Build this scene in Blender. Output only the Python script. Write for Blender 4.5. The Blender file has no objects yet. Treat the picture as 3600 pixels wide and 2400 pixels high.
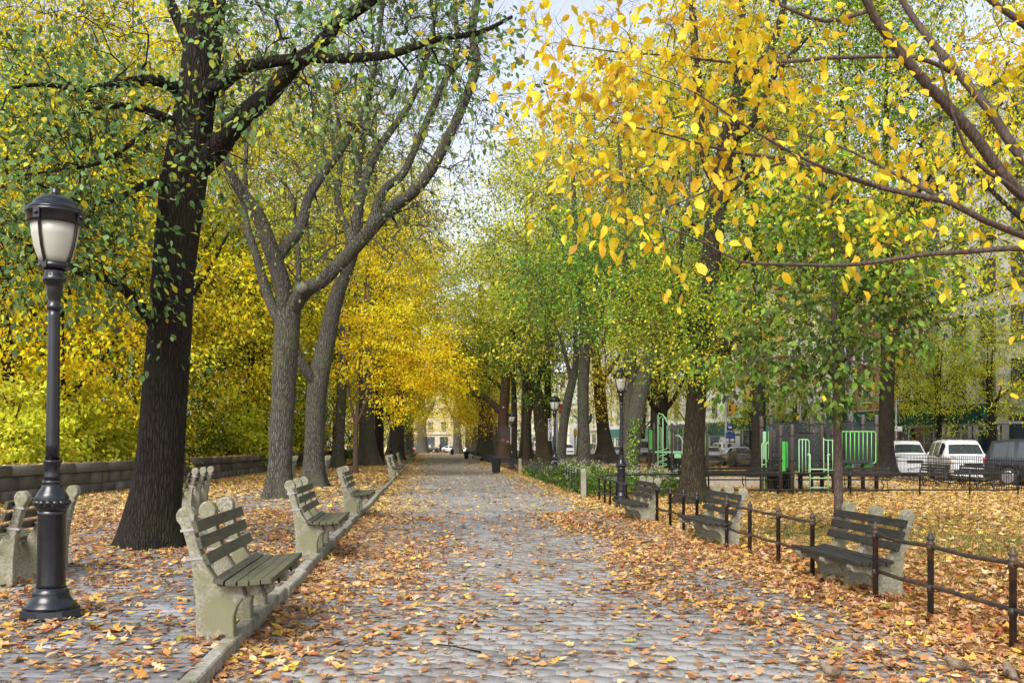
import bpy, bmesh, math, random
import numpy as np
from mathutils import Vector, Matrix, Euler
random.seed(7)
sc = bpy.context.scene
COL = sc.collection
PI = math.pi
FPX, EYE, HOR = 3400.0, 1.55, 1563.0

# ---------- survey helpers: photograph pixel -> metres on the ground / at a known distance ----------
def gp(px, py, z=0.0):
    y = (EYE - z) * FPX / (py - HOR)
    return ((px - 1800) / FPX * y, y)
def wp(px, py, y):
    return ((px - 1800) / FPX * y, y, EYE - (py - HOR) / FPX * y)
def kerb_x(y): return -1.42 - .0875 * y
def fence_x(y): return 4.47 - .078 * y
def edge_x(y): return 3.85 - .07 * y
def row_x(y): return 27.6 - .19 * y
def bld_x(y): return 43.5 - .165 * y
TZ = .085      # the raised stone terrace left of the kerb

# ---------- objects ----------
def link(o, parent=None):
    COL.objects.link(o)
    if parent is not None: o.parent = parent
    return o
def tag(o, label=None, cat=None, group=None, kind=None):
    if label: o['label'] = label
    if cat: o['category'] = cat
    if group: o['group'] = group
    if kind: o['kind'] = kind
    return o
def thing(name, label, cat, loc=(0, 0, 0), rz=0.0, group=None):
    o = bpy.data.objects.new(name, None); o.empty_display_size = .2
    o.location = loc; o.rotation_euler = (0, 0, rz)
    link(o); return tag(o, label, cat, group)
def dup(root, loc, rz=0.0, label=None, group=None, scale=None):
    r = root.copy(); COL.objects.link(r); r.location = loc; r.rotation_euler = (0, 0, rz)
    if scale is not None: r.scale = scale if hasattr(scale, '__len__') else (scale,) * 3
    if label: r['label'] = label
    if group: r['group'] = group
    for ch in list(root.children):
        c = ch.copy(); COL.objects.link(c); c.parent = r
        for g in ch.children:
            d = g.copy(); COL.objects.link(d); d.parent = c
    return r

class MB:
    def __init__(s): s.v = []; s.f = []; s.m = []; s.sm = []; s.mi = 0
    def add(s, vs, fs, smooth=False):
        b = len(s.v); s.v += [tuple(v) for v in vs]
        for f in fs:
            s.f.append(tuple(b + i for i in f)); s.m.append(s.mi); s.sm.append(smooth)
        return s
    def box(s, c, d, rot=None):
        x, y, z = d[0] / 2, d[1] / 2, d[2] / 2
        vs = [Vector(p) for p in ((-x,-y,-z),(x,-y,-z),(x,y,-z),(-x,y,-z),(-x,-y,z),(x,-y,z),(x,y,z),(-x,y,z))]
        if rot is not None:
            R = rot if isinstance(rot, Matrix) else Euler(rot).to_matrix()
            vs = [R @ v for v in vs]
        c = Vector(c)
        return s.add([v + c for v in vs], [(0,3,2,1),(4,5,6,7),(0,1,5,4),(1,2,6,5),(2,3,7,6),(3,0,4,7)])
    def prism(s, poly, y0, y1, axis='y'):
        n = len(poly)
        if axis == 'y': A = [(p[0], y0, p[1]) for p in poly]; B = [(p[0], y1, p[1]) for p in poly]
        elif axis == 'x': A = [(y0, p[0], p[1]) for p in poly]; B = [(y1, p[0], p[1]) for p in poly]
        else: A = [(p[0], p[1], y0) for p in poly]; B = [(p[0], p[1], y1) for p in poly]
        fs = [tuple(range(n)), tuple(range(2 * n - 1, n - 1, -1))]
        fs += [(i, n + i, n + (i + 1) % n, (i + 1) % n) for i in range(n)]
        return s.add(A + B, fs)
    def lathe(s, prof, c=(0, 0, 0), n=24, smooth=True, flute=None):
        vs = []; fs = []
        for (r, z) in prof:
            for k in range(n):
                a = 2 * PI * k / n; rr = r
                if flute and flute[0] < z < flute[1]: rr = r * (1 - flute[2] * (k % 2))
                vs.append((c[0] + rr * math.cos(a), c[1] + rr * math.sin(a), c[2] + z))
        for i in range(len(prof) - 1):
            for k in range(n):
                fs.append((i*n+k, i*n+(k+1)%n, (i+1)*n+(k+1)%n, (i+1)*n+k))
        fs.append(tuple(range(n - 1, -1, -1))); fs.append(tuple((len(prof)-1)*n + k for k in range(n)))
        return s.add(vs, fs, smooth)
    def tube(s, pts, r, n=8, smooth=True, closed=False):
        pts = [Vector(p) for p in pts]; m = len(pts)
        rs = r if hasattr(r, '__len__') else [r] * m
        vs = []; fs = []; U = None
        for i, p in enumerate(pts):
            if closed: t = pts[(i+1) % m] - pts[i-1]
            else: t = pts[min(i+1, m-1)] - pts[max(i-1, 0)]
            t.normalize()
            if U is None: U = t.orthogonal().normalized()
            else:
                U = U - t * U.dot(t); U = U.normalized() if U.length > 1e-6 else t.orthogonal().normalized()
            W = t.cross(U)
            for k in range(n):
                a = 2 * PI * k / n
                vs.append(p + (U * math.cos(a) + W * math.sin(a)) * rs[i])
        for i in range(m if closed else m - 1):
            j = (i + 1) % m
            for k in range(n): fs.append((i*n+k, i*n+(k+1)%n, j*n+(k+1)%n, j*n+k))
        if not closed:
            fs.append(tuple(range(n-1, -1, -1))); fs.append(tuple((m-1)*n+k for k in range(n)))
        return s.add(vs, fs, smooth)
    def sphere(s, c, r, n=12, m=8):
        vs = []; fs = []; r = r if hasattr(r, '__len__') else (r, r, r)
        for i in range(m + 1):
            t = PI * i / m
            for k in range(n):
                a = 2 * PI * k / n
                vs.append((c[0]+r[0]*math.sin(t)*math.cos(a), c[1]+r[1]*math.sin(t)*math.sin(a), c[2]+r[2]*math.cos(t)))
        for i in range(m):
            for k in range(n): fs.append((i*n+k, (i+1)*n+k, (i+1)*n+(k+1)%n, i*n+(k+1)%n))
        return s.add(vs, fs, True)
    def build(s, name, mat, parent=None, bevel=0.0, loc=None, label=None, clean=False):
        me = bpy.data.meshes.new(name); me.from_pydata(s.v, [], s.f)
        me.polygons.foreach_set('use_smooth', s.sm)
        mats = mat if isinstance(mat, (list, tuple)) else [mat]
        for m in mats: me.materials.append(m)
        if len(mats) > 1: me.polygons.foreach_set('material_index', s.m)
        if clean:
            bm = bmesh.new(); bm.from_mesh(me); bmesh.ops.remove_doubles(bm, verts=bm.verts, dist=1e-5)
            bmesh.ops.recalc_face_normals(bm, faces=bm.faces); bm.to_mesh(me); bm.free()
        me.update()
        o = bpy.data.objects.new(name, me); link(o, parent)
        if loc is not None: o.location = loc
        if bevel:
            b = o.modifiers.new('bevel', 'BEVEL'); b.width = bevel; b.segments = 2; b.limit_method = 'ANGLE'; b.angle_limit = .6
        if label: o['label'] = label
        return o

def np_mesh(name, V, F, mat, parent=None, col=None, smooth=False, matidx=None):
    """V (n,3) float, F (m,k) int, or a list of such arrays with different k."""
    Fs = F if isinstance(F, list) else [F]
    me = bpy.data.meshes.new(name)
    me.vertices.add(len(V)); me.vertices.foreach_set('co', np.ascontiguousarray(V, np.float32).ravel())
    tot = sum(f.size for f in Fs); npoly = sum(len(f) for f in Fs)
    me.loops.add(tot); me.loops.foreach_set('vertex_index', np.concatenate([f.ravel() for f in Fs]).astype(np.int32))
    st = []; c = 0
    for f in Fs:
        st.append(c + np.arange(len(f)) * f.shape[1]); c += f.size
    me.polygons.add(npoly); me.polygons.foreach_set('loop_start', np.concatenate(st).astype(np.int32))
    if smooth: me.polygons.foreach_set('use_smooth', np.ones(npoly, bool))
    if col is not None:
        a = me.attributes.new('Col', 'FLOAT_COLOR', 'POINT')
        c4 = np.ones((len(V), 4), np.float32); c4[:, :3] = col; a.data.foreach_set('color', c4.ravel())
    for m in (mat if isinstance(mat, (list, tuple)) else [mat]): me.materials.append(m)
    if matidx is not None: me.polygons.foreach_set('material_index', matidx.astype(np.int32))
    me.update(calc_edges=True); me.validate()
    o = bpy.data.objects.new(name, me); return link(o, parent)

# ---------- materials ----------
def new_mat(name):
    m = bpy.data.materials.new(name); m.use_nodes = True
    nt = m.node_tree; b = nt.nodes['Principled BSDF']; return m, nt, b
def coords(nt, scale=(1, 1, 1), kind='Object'):
    tc = nt.nodes.new('ShaderNodeTexCoord'); mp = nt.nodes.new('ShaderNodeMapping')
    mp.inputs['Scale'].default_value = scale; nt.links.new(tc.outputs[kind], mp.inputs[0]); return mp.outputs[0]
def noise(nt, vec, scale, detail=5, rough=.6):
    n = nt.nodes.new('ShaderNodeTexNoise'); n.inputs['Scale'].default_value = scale
    n.inputs['Detail'].default_value = detail; n.inputs['Roughness'].default_value = rough
    nt.links.new(vec, n.inputs['Vector']); return n.outputs['Fac']
def ramp(nt, fac, stops):
    r = nt.nodes.new('ShaderNodeValToRGB'); e = r.color_ramp.elements
    while len(e) < len(stops): e.new(.5)
    for i, (p, c) in enumerate(stops): e[i].position = p; e[i].color = (*c, 1) if len(c) == 3 else c
    nt.links.new(fac, r.inputs[0]); return r.outputs[0]
def mix(nt, fac, a, b, mode='MIX'):
    m = nt.nodes.new('ShaderNodeMix'); m.data_type = 'RGBA'; m.blend_type = mode
    for sock, val in ((m.inputs[0], fac), (m.inputs[6], a), (m.inputs[7], b)):
        if isinstance(val, (int, float)): sock.default_value = val
        elif isinstance(val, tuple): sock.default_value = (*val, 1)
        else: nt.links.new(val, sock)
    return m.outputs[2]
def bump(nt, bsdf, h, strength=.5, dist=.02):
    b = nt.nodes.new('ShaderNodeBump'); b.inputs['Strength'].default_value = strength; b.inputs['Distance'].default_value = dist
    nt.links.new(h, b.inputs['Height']); nt.links.new(b.outputs[0], bsdf.inputs['Normal'])
def mat_noise(name, c1, c2, scale=8, rough=.7, bmp=.3, dist=.01, metal=0., stretch=(1, 1, 1), c3=None, s3=2., spec=.4):
    m, nt, b = new_mat(name); v = coords(nt, stretch)
    f = noise(nt, v, scale); c = ramp(nt, f, [(.32, c1), (.68, c2)])
    if c3 is not None:
        g = ramp(nt, noise(nt, v, s3, 4), [(.45, (0, 0, 0)), (.62, (1, 1, 1))]); c = mix(nt, g, c, c3)
    nt.links.new(c, b.inputs['Base Color']); b.inputs['Roughness'].default_value = rough; b.inputs['Metallic'].default_value = metal
    b.inputs['Specular IOR Level'].default_value = spec
    if bmp: bump(nt, b, noise(nt, v, scale * 2.5, 6), bmp, dist)
    return m
def mat_bark(name, dark, light, moss=None, sx=22., sz=3.2, depth=.03, strength=.9):
    m, nt, b = new_mat(name); v = coords(nt, (sx, sx, sz))
    wv = nt.nodes.new('ShaderNodeTexNoise'); wv.inputs['Scale'].default_value = .35; nt.links.new(v, wv.inputs['Vector'])
    ad = nt.nodes.new('ShaderNodeMix'); ad.data_type = 'VECTOR'; ad.inputs[0].default_value = .5
    nt.links.new(v, ad.inputs[4]); nt.links.new(wv.outputs['Color'], ad.inputs[5])
    vo = nt.nodes.new('ShaderNodeTexVoronoi'); vo.feature = 'DISTANCE_TO_EDGE'; vo.inputs['Scale'].default_value = 1.6
    nt.links.new(ad.outputs[1], vo.inputs['Vector'])
    e = ramp(nt, vo.outputs['Distance'], [(0., (0, 0, 0)), (.22, (1, 1, 1))])
    n1 = noise(nt, v, 1.3, 8, .7)
    h = mix(nt, .45, e, n1)
    c = ramp(nt, h, [(.18, dark), (.85, light)])
    vo2 = coords(nt, (1, 1, .5)); n2 = noise(nt, vo2, 1.7, 4)
    c = mix(nt, ramp(nt, n2, [(.35, (0, 0, 0)), (.65, (.55, .55, .55))]), c, tuple(x * .55 for x in light))
    if moss is not None:
        c = mix(nt, ramp(nt, noise(nt, vo2, 2.6, 5), [(.5, (0, 0, 0)), (.68, (.7, .7, .7))]), c, moss)
    nt.links.new(c, b.inputs['Base Color']); b.inputs['Roughness'].default_value = .9; b.inputs['Specular IOR Level'].default_value = .2
    bump(nt, b, h, strength, depth); return m
def mat_leaf(name, trans=.45, rough=.55):
    m, nt, b = new_mat(name)
    a = nt.nodes.new('ShaderNodeAttribute'); a.attribute_name = 'Col'
    nt.links.new(a.outputs['Color'], b.inputs['Base Color']); b.inputs['Roughness'].default_value = rough
    b.inputs['Specular IOR Level'].default_value = .35
    if trans:
        t = nt.nodes.new('ShaderNodeBsdfTranslucent'); ms = nt.nodes.new('ShaderNodeMixShader'); ms.inputs[0].default_value = trans
        g = nt.nodes.new('ShaderNodeGamma'); g.inputs['Gamma'].default_value = 1.05
        nt.links.new(a.outputs['Color'], g.inputs[0]); nt.links.new(g.outputs[0], t.inputs['Color'])
        nt.links.new(b.outputs[0], ms.inputs[1]); nt.links.new(t.outputs[0], ms.inputs[2])
        nt.links.new(ms.outputs[0], nt.nodes['Material Output'].inputs['Surface'])
    return m
def mat_plain(name, col, rough=.5, metal=0., spec=.5, coat=0.):
    m, nt, b = new_mat(name); b.inputs['Base Color'].default_value = (*col, 1); b.inputs['Roughness'].default_value = rough
    b.inputs['Metallic'].default_value = metal; b.inputs['Specular IOR Level'].default_value = spec; b.inputs['Coat Weight'].default_value = coat
    n = noise(nt, coords(nt), 6, 4)
    c = ramp(nt, n, [(.3, tuple(x * .88 for x in col)), (.7, tuple(min(1, x * 1.08) for x in col))]); nt.links.new(c, b.inputs['Base Color'])
    return m

M = {}
M['leaf'] = mat_leaf('leaf_blade', .5)
def _spots():
    m = mat_leaf('spotted_leaf', .42); nt = m.node_tree; a = [n for n in nt.nodes if n.type == 'ATTRIBUTE'][0]; v = coords(nt)
    c = mix(nt, ramp(nt, noise(nt, v, 55, 5, .7), [(.56, (0, 0, 0)), (.66, (.75, .75, .75))]), a.outputs['Color'], (.32, .13, .02))
    c = mix(nt, ramp(nt, noise(nt, v, 18, 3), [(.4, (0, 0, 0)), (.7, (.5, .5, .5))]), c, (.55, .62, .06))
    for l in list(a.outputs['Color'].links):
        if l.to_node.type in ('BSDF_PRINCIPLED', 'GAMMA'): nt.links.new(c, l.to_socket)
    return m
M['leaf_big'] = _spots(); M['litter'] = mat_leaf('fallen_leaf', .12, .7)
M['bark_dark'] = mat_bark('bark_dark', (.004, .0033, .0028), (.040, .031, .024), (.03, .032, .014), 33, 5.5, .035, 1.)
M['bark_grey'] = mat_bark('bark_grey', (.016, .014, .011), (.135, .124, .102), (.10, .105, .055), 30, 5., .035, 1.)
M['bark_brown'] = mat_bark('bark_brown', (.008, .006, .004), (.068, .051, .034), (.05, .054, .022), 30, 4.5, .035, 1.)
M['bark_red'] = mat_bark('bark_red', (.05, .03, .022), (.17, .11, .08), None, 30, 8, .01, .6)
M['bark_smooth'] = mat_bark('bark_smooth', (.05, .037, .03), (.13, .10, .085), None, 28, 10, .006, .5)
M['concrete'] = mat_noise('bench_concrete', (.16, .15, .105), (.42, .40, .315), 48, .92, .9, .012, c3=(.22, .215, .13), s3=3.5, spec=.2)
M['pebble'] = mat_noise('bench_pebble', (.22, .215, .17), (.44, .43, .37), 70, .9, 1., .014, c3=(.2, .2, .11), s3=7., spec=.2)
M['slat'] = mat_noise('weathered_slat', (.038, .035, .025), (.11, .102, .075), 9, .8, .5, .004, stretch=(4, .6, 4), c3=(.10, .10, .05), s3=2.)
M['slat_dark'] = mat_noise('dark_slat', (.012, .011, .009), (.04, .037, .029), 9, .75, .5, .004, stretch=(4, .6, 4))
M['iron'] = mat_noise('black_iron', (.008, .008, .009), (.022, .022, .024), 14, .42, .25, .004, spec=.5)
M['iron_rust'] = mat_noise('weathered_iron', (.018, .017, .017), (.04, .038, .037), 20, .5, .35, .004, c3=(.085, .045, .025), s3=6.)
M['lamp'] = mat_noise('lamp_enamel', (.003, .0035, .006), (.011, .012, .018), 12, .26, .2, .003, spec=.6)
M['lamp_roof'] = mat_noise('lamp_roof', (.015, .017, .024), (.03, .034, .045), 6, .16, .05, .002, metal=.6, spec=.8)
M['strap'] = mat_plain('galvanised_strap', (.5, .5, .5), .35, .8)
# ======================= the setting: ground, path, terrace, kerb, wall, street, litter =======================
rng = np.random.default_rng(11)
def vnoise(x, y, scale, seed):
    g = np.random.default_rng(seed).random((64, 64)); x = np.asarray(x) / scale + 500; y = np.asarray(y) / scale + 500
    xi = np.floor(x).astype(int); yi = np.floor(y).astype(int); fx = x - xi; fy = y - yi
    fx = fx * fx * (3 - 2 * fx); fy = fy * fy * (3 - 2 * fy)
    a = g[xi % 64, yi % 64]; b = g[(xi+1) % 64, yi % 64]; c = g[xi % 64, (yi+1) % 64]; d = g[(xi+1) % 64, (yi+1) % 64]
    return (a*(1-fx)+b*fx)*(1-fy) + (c*(1-fx)+d*fx)*fy

def mat_ground(name, base, leafy, grass=None, cov=.5):
    m, nt, b = new_mat(name); v = coords(nt)
    c = ramp(nt, noise(nt, v, 9, 6), [(.3, tuple(x*.6 for x in base)), (.7, base)])
    if grass is not None:
        c = mix(nt, ramp(nt, noise(nt, v, .5, 5), [(.48, (0, 0, 0)), (.6, (1, 1, 1))]), c, ramp(nt, noise(nt, v, 30, 4), [(.3, tuple(x*.5 for x in grass)), (.7, grass)]))
    vo = nt.nodes.new('ShaderNodeTexVoronoi'); vo.inputs['Scale'].default_value = 11; nt.links.new(v, vo.inputs['Vector'])
    sp = nt.nodes.new('ShaderNodeSeparateColor'); nt.links.new(vo.outputs['Color'], sp.inputs[0])
    lc = ramp(nt, sp.outputs[0], [(0, (.16, .075, .03)), (.35, (.33, .17, .065)), (.6, (.46, .29, .12)), (.85, (.5, .33, .05)), (1, (.36, .13, .03))])
    n2 = noise(nt, v, .35, 5, .65); ad = nt.nodes.new('ShaderNodeMath'); ad.operation = 'ADD'
    nt.links.new(n2, ad.inputs[0]); ml = nt.nodes.new('ShaderNodeMath'); ml.operation = 'MULTIPLY'; ml.inputs[1].default_value = .5
    nt.links.new(sp.outputs[1], ml.inputs[0]); nt.links.new(ml.outputs[0], ad.inputs[1])
    msk = ramp(nt, ad.outputs[0], [(1.02 - cov * .6, (0, 0, 0)), (1.04 - cov * .6, (1, 1, 1))])
    c = mix(nt, msk, c, lc); nt.links.new(c, b.inputs['Base Color']); b.inputs['Roughness'].default_value = .9
    b.inputs['Specular IOR Level'].default_value = .15
    bump(nt, b, vo.outputs['Distance'], .5, .03); return m
M['soil'] = mat_ground('park_soil', (.06, .045, .032), True, (.09, .11, .03), .75)
M['terrace_soil'] = mat_ground('terrace_soil', (.075, .068, .058), True, None, .3)
M['path_far'] = mat_ground('path_far', (.27, .265, .26), True, None, .12)
M['asphalt'] = mat_noise('asphalt', (.045, .045, .047), (.075, .075, .078), 30, .9, .3)
M['pavement'] = mat_noise('pavement_concrete', (.26, .255, .245), (.38, .375, .36), 4, .9, .2)
M['kerbstone'] = mat_noise('kerb_stone', (.20, .185, .155), (.40, .375, .32), 26, .9, .7, .01, c3=(.17, .165, .11), s3=4.)
def mat_attr(name, lo=.75, hi=1.2, sc_=60, rough=.85, bmp=.4):
    m, nt, b = new_mat(name); a = nt.nodes.new('ShaderNodeAttribute'); a.attribute_name = 'Col'
    v = coords(nt); n = noise(nt, v, sc_, 6, .7); c = mix(nt, 1., a.outputs['Color'], ramp(nt, n, [(.3, (lo,)*3), (.7, (hi,)*3)]), 'MULTIPLY')
    st = noise(nt, v, 1.1, 5); c = mix(nt, ramp(nt, st, [(.42, (0, 0, 0)), (.6, (.6, .6, .6))]), c, (.13, .12, .11))
    nt.links.new(c, b.inputs['Base Color']); b.inputs['Roughness'].default_value = rough; b.inputs['Specular IOR Level'].default_value = .3
    bump(nt, b, n, bmp, .006); return m
M['paver'] = mat_attr('hexagonal_paver'); M['sett'] = mat_attr('stone_sett', .6, 1.3, 25, .7, .8); M['wallstone'] = mat_attr('wall_stone', .55, 1.3, 18, .95, 1.)

def sheet(name, pts, z, mat, kind='structure'):
    b = MB(); b.add([(p[0], p[1], z) for p in pts], [tuple(range(len(pts)))])
    return tag(b.build(name, mat), kind=kind)
sheet('ground', [(-420, -60), (420, -60), (420, 520), (-420, 520)], -.03, M['soil'])
ys = [-6, 8, 20, 40, 60, 90, 130, 168]
sheet('path_bed', [(kerb_x(y), y) for y in ys] + [(edge_x(y), y) for y in reversed(ys)], -.011, M['path_far'])
wallp = [(-14.4, -6), (-13.3, 8), (-12.7, 24), (-12.5, 40), (-13.7, 60), (-17.4, 100), (-21.5, 150)]
def wall_x(y): return float(np.interp(y, [p[1] for p in wallp], [p[0] for p in wallp]))
sheet('terrace', [(wall_x(y) + .1, y) for y in (-6, 8, 24, 40, 60, 100, 150)] + [(kerb_x(y) - .1, y) for y in (150, 100, 60, 40, 24, 8, -6)], TZ - .009, M['terrace_soil'])

# hexagonal asphalt pavers, each one a raised tile of the path
def path_tiles():
    w = .235; R = w / math.sqrt(3); dy = 1.5 * R; V = []; c = []
    ang = np.arange(6) * PI / 3 + PI / 6; H6 = np.stack([np.cos(ang), np.sin(ang)], 1) * R
    slope = -.079; P = []
    for j in range(int((46 - 4.6) / dy)):
        y = 4.6 + j * dy; x0 = kerb_x(y); x1 = edge_x(y) + .25
        off = (slope * y) + (.5 * w if j % 2 else 0)
        i0 = math.ceil((x0 - off) / w); i1 = int((x1 - off) / w)
        for i in range(i0, i1 + 1):
            if abs(off + i * w) < .56 * y + 2.2: P.append((off + i * w, y))
    P = np.array(P); n = len(P)
    z = -.004 + .005 * (vnoise(P[:, 0], P[:, 1], 1.6, 3) - .5) * 2 + rng.normal(0, .001, n)
    tilt = rng.normal(0, .007, (n, 2))
    V = np.zeros((n, 12, 3))
    for k in range(6):
        for q, (s, dz) in enumerate(((.955, 0), (.99, -.006))):
            hx = H6[k] * s; V[:, k + 6 * q, 0] = P[:, 0] + hx[0]; V[:, k + 6 * q, 1] = P[:, 1] + hx[1]
            V[:, k + 6 * q, 2] = z + dz + hx[0] * tilt[:, 0] + hx[1] * tilt[:, 1]
    b = np.arange(n)[:, None] * 12
    F6 = b + np.arange(6)[None]
    F4 = np.concatenate([b + np.array([[6 + k, 6 + (k + 1) % 6, (k + 1) % 6, k]]) for k in range(6)])
    g = .285 * (1 + rng.normal(0, .07, n)); col = np.stack([g * 1.0, g * .985, g * .975], 1)
    tag(np_mesh('path', V.reshape(-1, 3), [F6, F4], M['paver'], col=np.repeat(col, 12, 0)), kind='structure')
path_tiles()

def block_mesh(name, C, D, rot, z, colr, mat, ins=.82, h=.05):
    """rows of cut stones: centre C (n,2), size D (n,2)"""
    n = len(C); V = np.zeros((n, 12, 3)); tilt = rng.normal(0, .012, (n, 2))
    crn = np.array([(-1, -1), (1, -1), (1, 1), (-1, 1)]) / 2
    ca, sa = np.cos(rot), np.sin(rot)
    for k in range(4):
        jit = rng.normal(0, .007, (n, 2))
        for q, (s, dz) in enumerate(((ins, 0), (.97, -.006), (.99, -h))):
            lx = crn[k, 0] * (D[:, 0] - (1 - s) * .1) + jit[:, 0]; ly = crn[k, 1] * (D[:, 1] - (1 - s) * .1) + jit[:, 1]
            V[:, k + 4 * q, 0] = C[:, 0] + lx * ca - ly * sa; V[:, k + 4 * q, 1] = C[:, 1] + lx * sa + ly * ca
            V[:, k + 4 * q, 2] = z + dz + (lx * tilt[:, 0] + ly * tilt[:, 1]) * (q < 2)
    b = np.arange(n)[:, None] * 12; F = [b + np.array([[0, 1, 2, 3]])]
    for q in (0, 4):
        F += [b + np.array([[q + k, q + 4 + k, q + 4 + (k + 1) % 4, q + (k + 1) % 4]]) for k in range(4)]
    return np_mesh(name, V.reshape(-1, 3), np.concatenate(F), mat, col=np.repeat(colr, 12, 0))
def terrace_setts():
    C = []; D = []; y = 5.
    while y < 36:
        dy = random.uniform(.12, .17); x = kerb_x(y) - .14; xm = max(wall_x(y) + .5, -.56 * y - 2.5)
        while x > xm:
            dx = random.uniform(.2, .42); C.append((x - dx / 2, y + dy / 2 + random.uniform(-.012, .012))); D.append((dx - .008, dy - .008)); x -= dx
        y += dy
    C = np.array(C); D = np.array(D); n = len(C)
    z = TZ + .008 * (vnoise(C[:, 0], C[:, 1], .9, 5) - .5) + rng.normal(0, .0022, n)
    g = .215 * (1 + rng.normal(0, .2, n)).clip(.5, 1.7); w = rng.normal(0, .03, n)
    col = np.stack([g * (1 + w), g * 1.0, g * (1.06 - w)], 1)
    tag(block_mesh('stone_setts', C, D, -.03 + rng.normal(0, .02, n), z, col, M['sett'], .84, .05), kind='structure')
terrace_setts()
def kerb():
    b = MB(); y = -4.
    while y < 150:
        L = random.uniform(1.3, 2.4) if y < 40 else 6.; y1 = y + L - .012
        o = random.uniform(-.018, .018); h = random.uniform(-.014, .01); o2 = o + random.uniform(-.012, .012)
        x0, x1 = kerb_x(y) + o, kerb_x(y1) + o2; w = .115; zt = TZ + .03 + h; e = .012
        v = []
        for (x, yy) in ((x0, y), (x1, y1)):
            v += [(x - w, yy, -.02), (x - w, yy, zt - e), (x - w + e, yy, zt), (x - e, yy, zt), (x, yy, zt - e), (x, yy, -.02)]
        b.add(v, [(0, 1, 7, 6), (1, 2, 8, 7), (2, 3, 9, 8), (3, 4, 10, 9), (4, 5, 11, 10), (5, 4, 3, 2, 1, 0), (6, 7, 8, 9, 10, 11)])
        y += L
    tag(b.build('kerb', M['kerbstone']), kind='structure')
kerb()

# the low park wall, built of cut stones under a coping
def park_wall():
    root = thing('stone_wall', 'low grey stone wall with a thick coping along the edge of the woods', 'wall', (wall_x(30), 30, 0))
    def course(name, z0, z1, xo, th, lmin, lmax, y0, y1, cols, mat=M['wallstone']):
        V = []; F = []; c = []; y = y0
        while y < y1:
            L = random.uniform(lmin, lmax) * (1 if y < 60 else 2.5); ya, yb = y + .012, y + L - .012
            xa, xb = wall_x(ya) + xo, wall_x(yb) + xo; b0 = len(V); e = .02; j = random.uniform(-.012, .012)
            for (x, yy, s) in ((xa, ya, 1), (xb, yb, -1)):
                V += [(x - th, yy, z0), (x - th, yy, z1), (x - e + j, yy + e * s, z1), (x + j, yy + e * s, z1 - e), (x + j, yy + e * s, z0 + e)]
            V += [(xa + j - e, ya, z0), (xb + j - e, yb, z0)]
            F += [(b0+1, b0+2, b0+7, b0+6), (b0+2, b0+3, b0+8, b0+7), (b0+3, b0+4, b0+9, b0+8), (b0, b0+4, b0+3, b0+2), (b0, b0+2, b0+1, b0+1), (b0+4, b0+10, b0+11, b0+9),
                  (b0+5, b0+6, b0+7, b0+7), (b0+5, b0+7, b0+8, b0+9)]
            g = random.choice(cols) * random.uniform(.75, 1.25); c += [(g, g * random.uniform(.93, .99), g * random.uniform(.78, .9))] * 12
            y += L
        V = np.array(V); V[:, :2] -= np.array([wall_x(30), 30])
        F3 = np.array([f[:3] for f in F if len(set(f)) == 3] + [(f[0], f[1], f[2]) for f in F if len(set(f)) == 3 and False], int).reshape(-1, 3)
        F4 = np.array([f for f in F if len(set(f)) == 4], int)
        Fl = [F4] + ([F3] if len(F3) else [])
        np_mesh(name, V, Fl, mat, root, np.array(c))
    course('lower_course', TZ - .06, .38, 0, .45, .45, 1.1, 2, 150, (.11, .15, .19))
    course('upper_course', .39, .74, -.015, .42, .5, 1.2, 2, 150, (.11, .15, .2))
    course('coping', .75, 1.02, .07, .6, 1.2, 2.2, 2, 150, (.1, .13, .15))
    b = MB()
    for (y0, y1) in ((2, 40), (40, 60), (60, 100), (100, 150)):
        xa, xb = wall_x(y0) - wall_x(30) - .06, wall_x(y1) - wall_x(30) - .06
        b.add([(xa, y0-30, 0), (xb, y1-30, 0), (xb, y1-30, 1.0), (xa, y0-30, 1.0), (xa-.35, y0-30, 0), (xb-.35, y1-30, 0), (xb-.35, y1-30, 1.0), (xa-.35, y0-30, 1.0)],
              [(0, 1, 2, 3), (7, 6, 5, 4), (3, 2, 6, 7)])
    b.build('core', M['kerbstone'], root)
park_wall()

# street beyond the park, its pavement and the far pavement
yy = [10, 60, 120, 180, 240]
sheet('street', [(row_x(y) - 1.5, y) for y in yy] + [(row_x(y) + 10.5, y) for y in reversed(yy)], -.022, M['asphalt'])
sheet('far_pavement', [(row_x(y) + 10.5, y) for y in yy] + [(bld_x(y) + 1, y) for y in reversed(yy)], .08, M['pavement'])
b = MB()
for a, c in zip(yy[:-1], yy[1:]):
    b.add([(row_x(a) + 10.35, a, -.02), (row_x(c) + 10.35, c, -.02), (row_x(c) + 10.35, c, .09), (row_x(a) + 10.35, a, .09), (row_x(a) + 10.52, a, .09), (row_x(c) + 10.52, c, .09)], [(0, 1, 2, 3), (3, 2, 5, 4)])
tag(b.build('street_kerb', M['pavement']), kind='structure')
sheet('playground_surface', [(6.2, 33), (15.9, 33), (14.6, 58), (5.6, 54)], -.024, M['pavement'])

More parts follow.
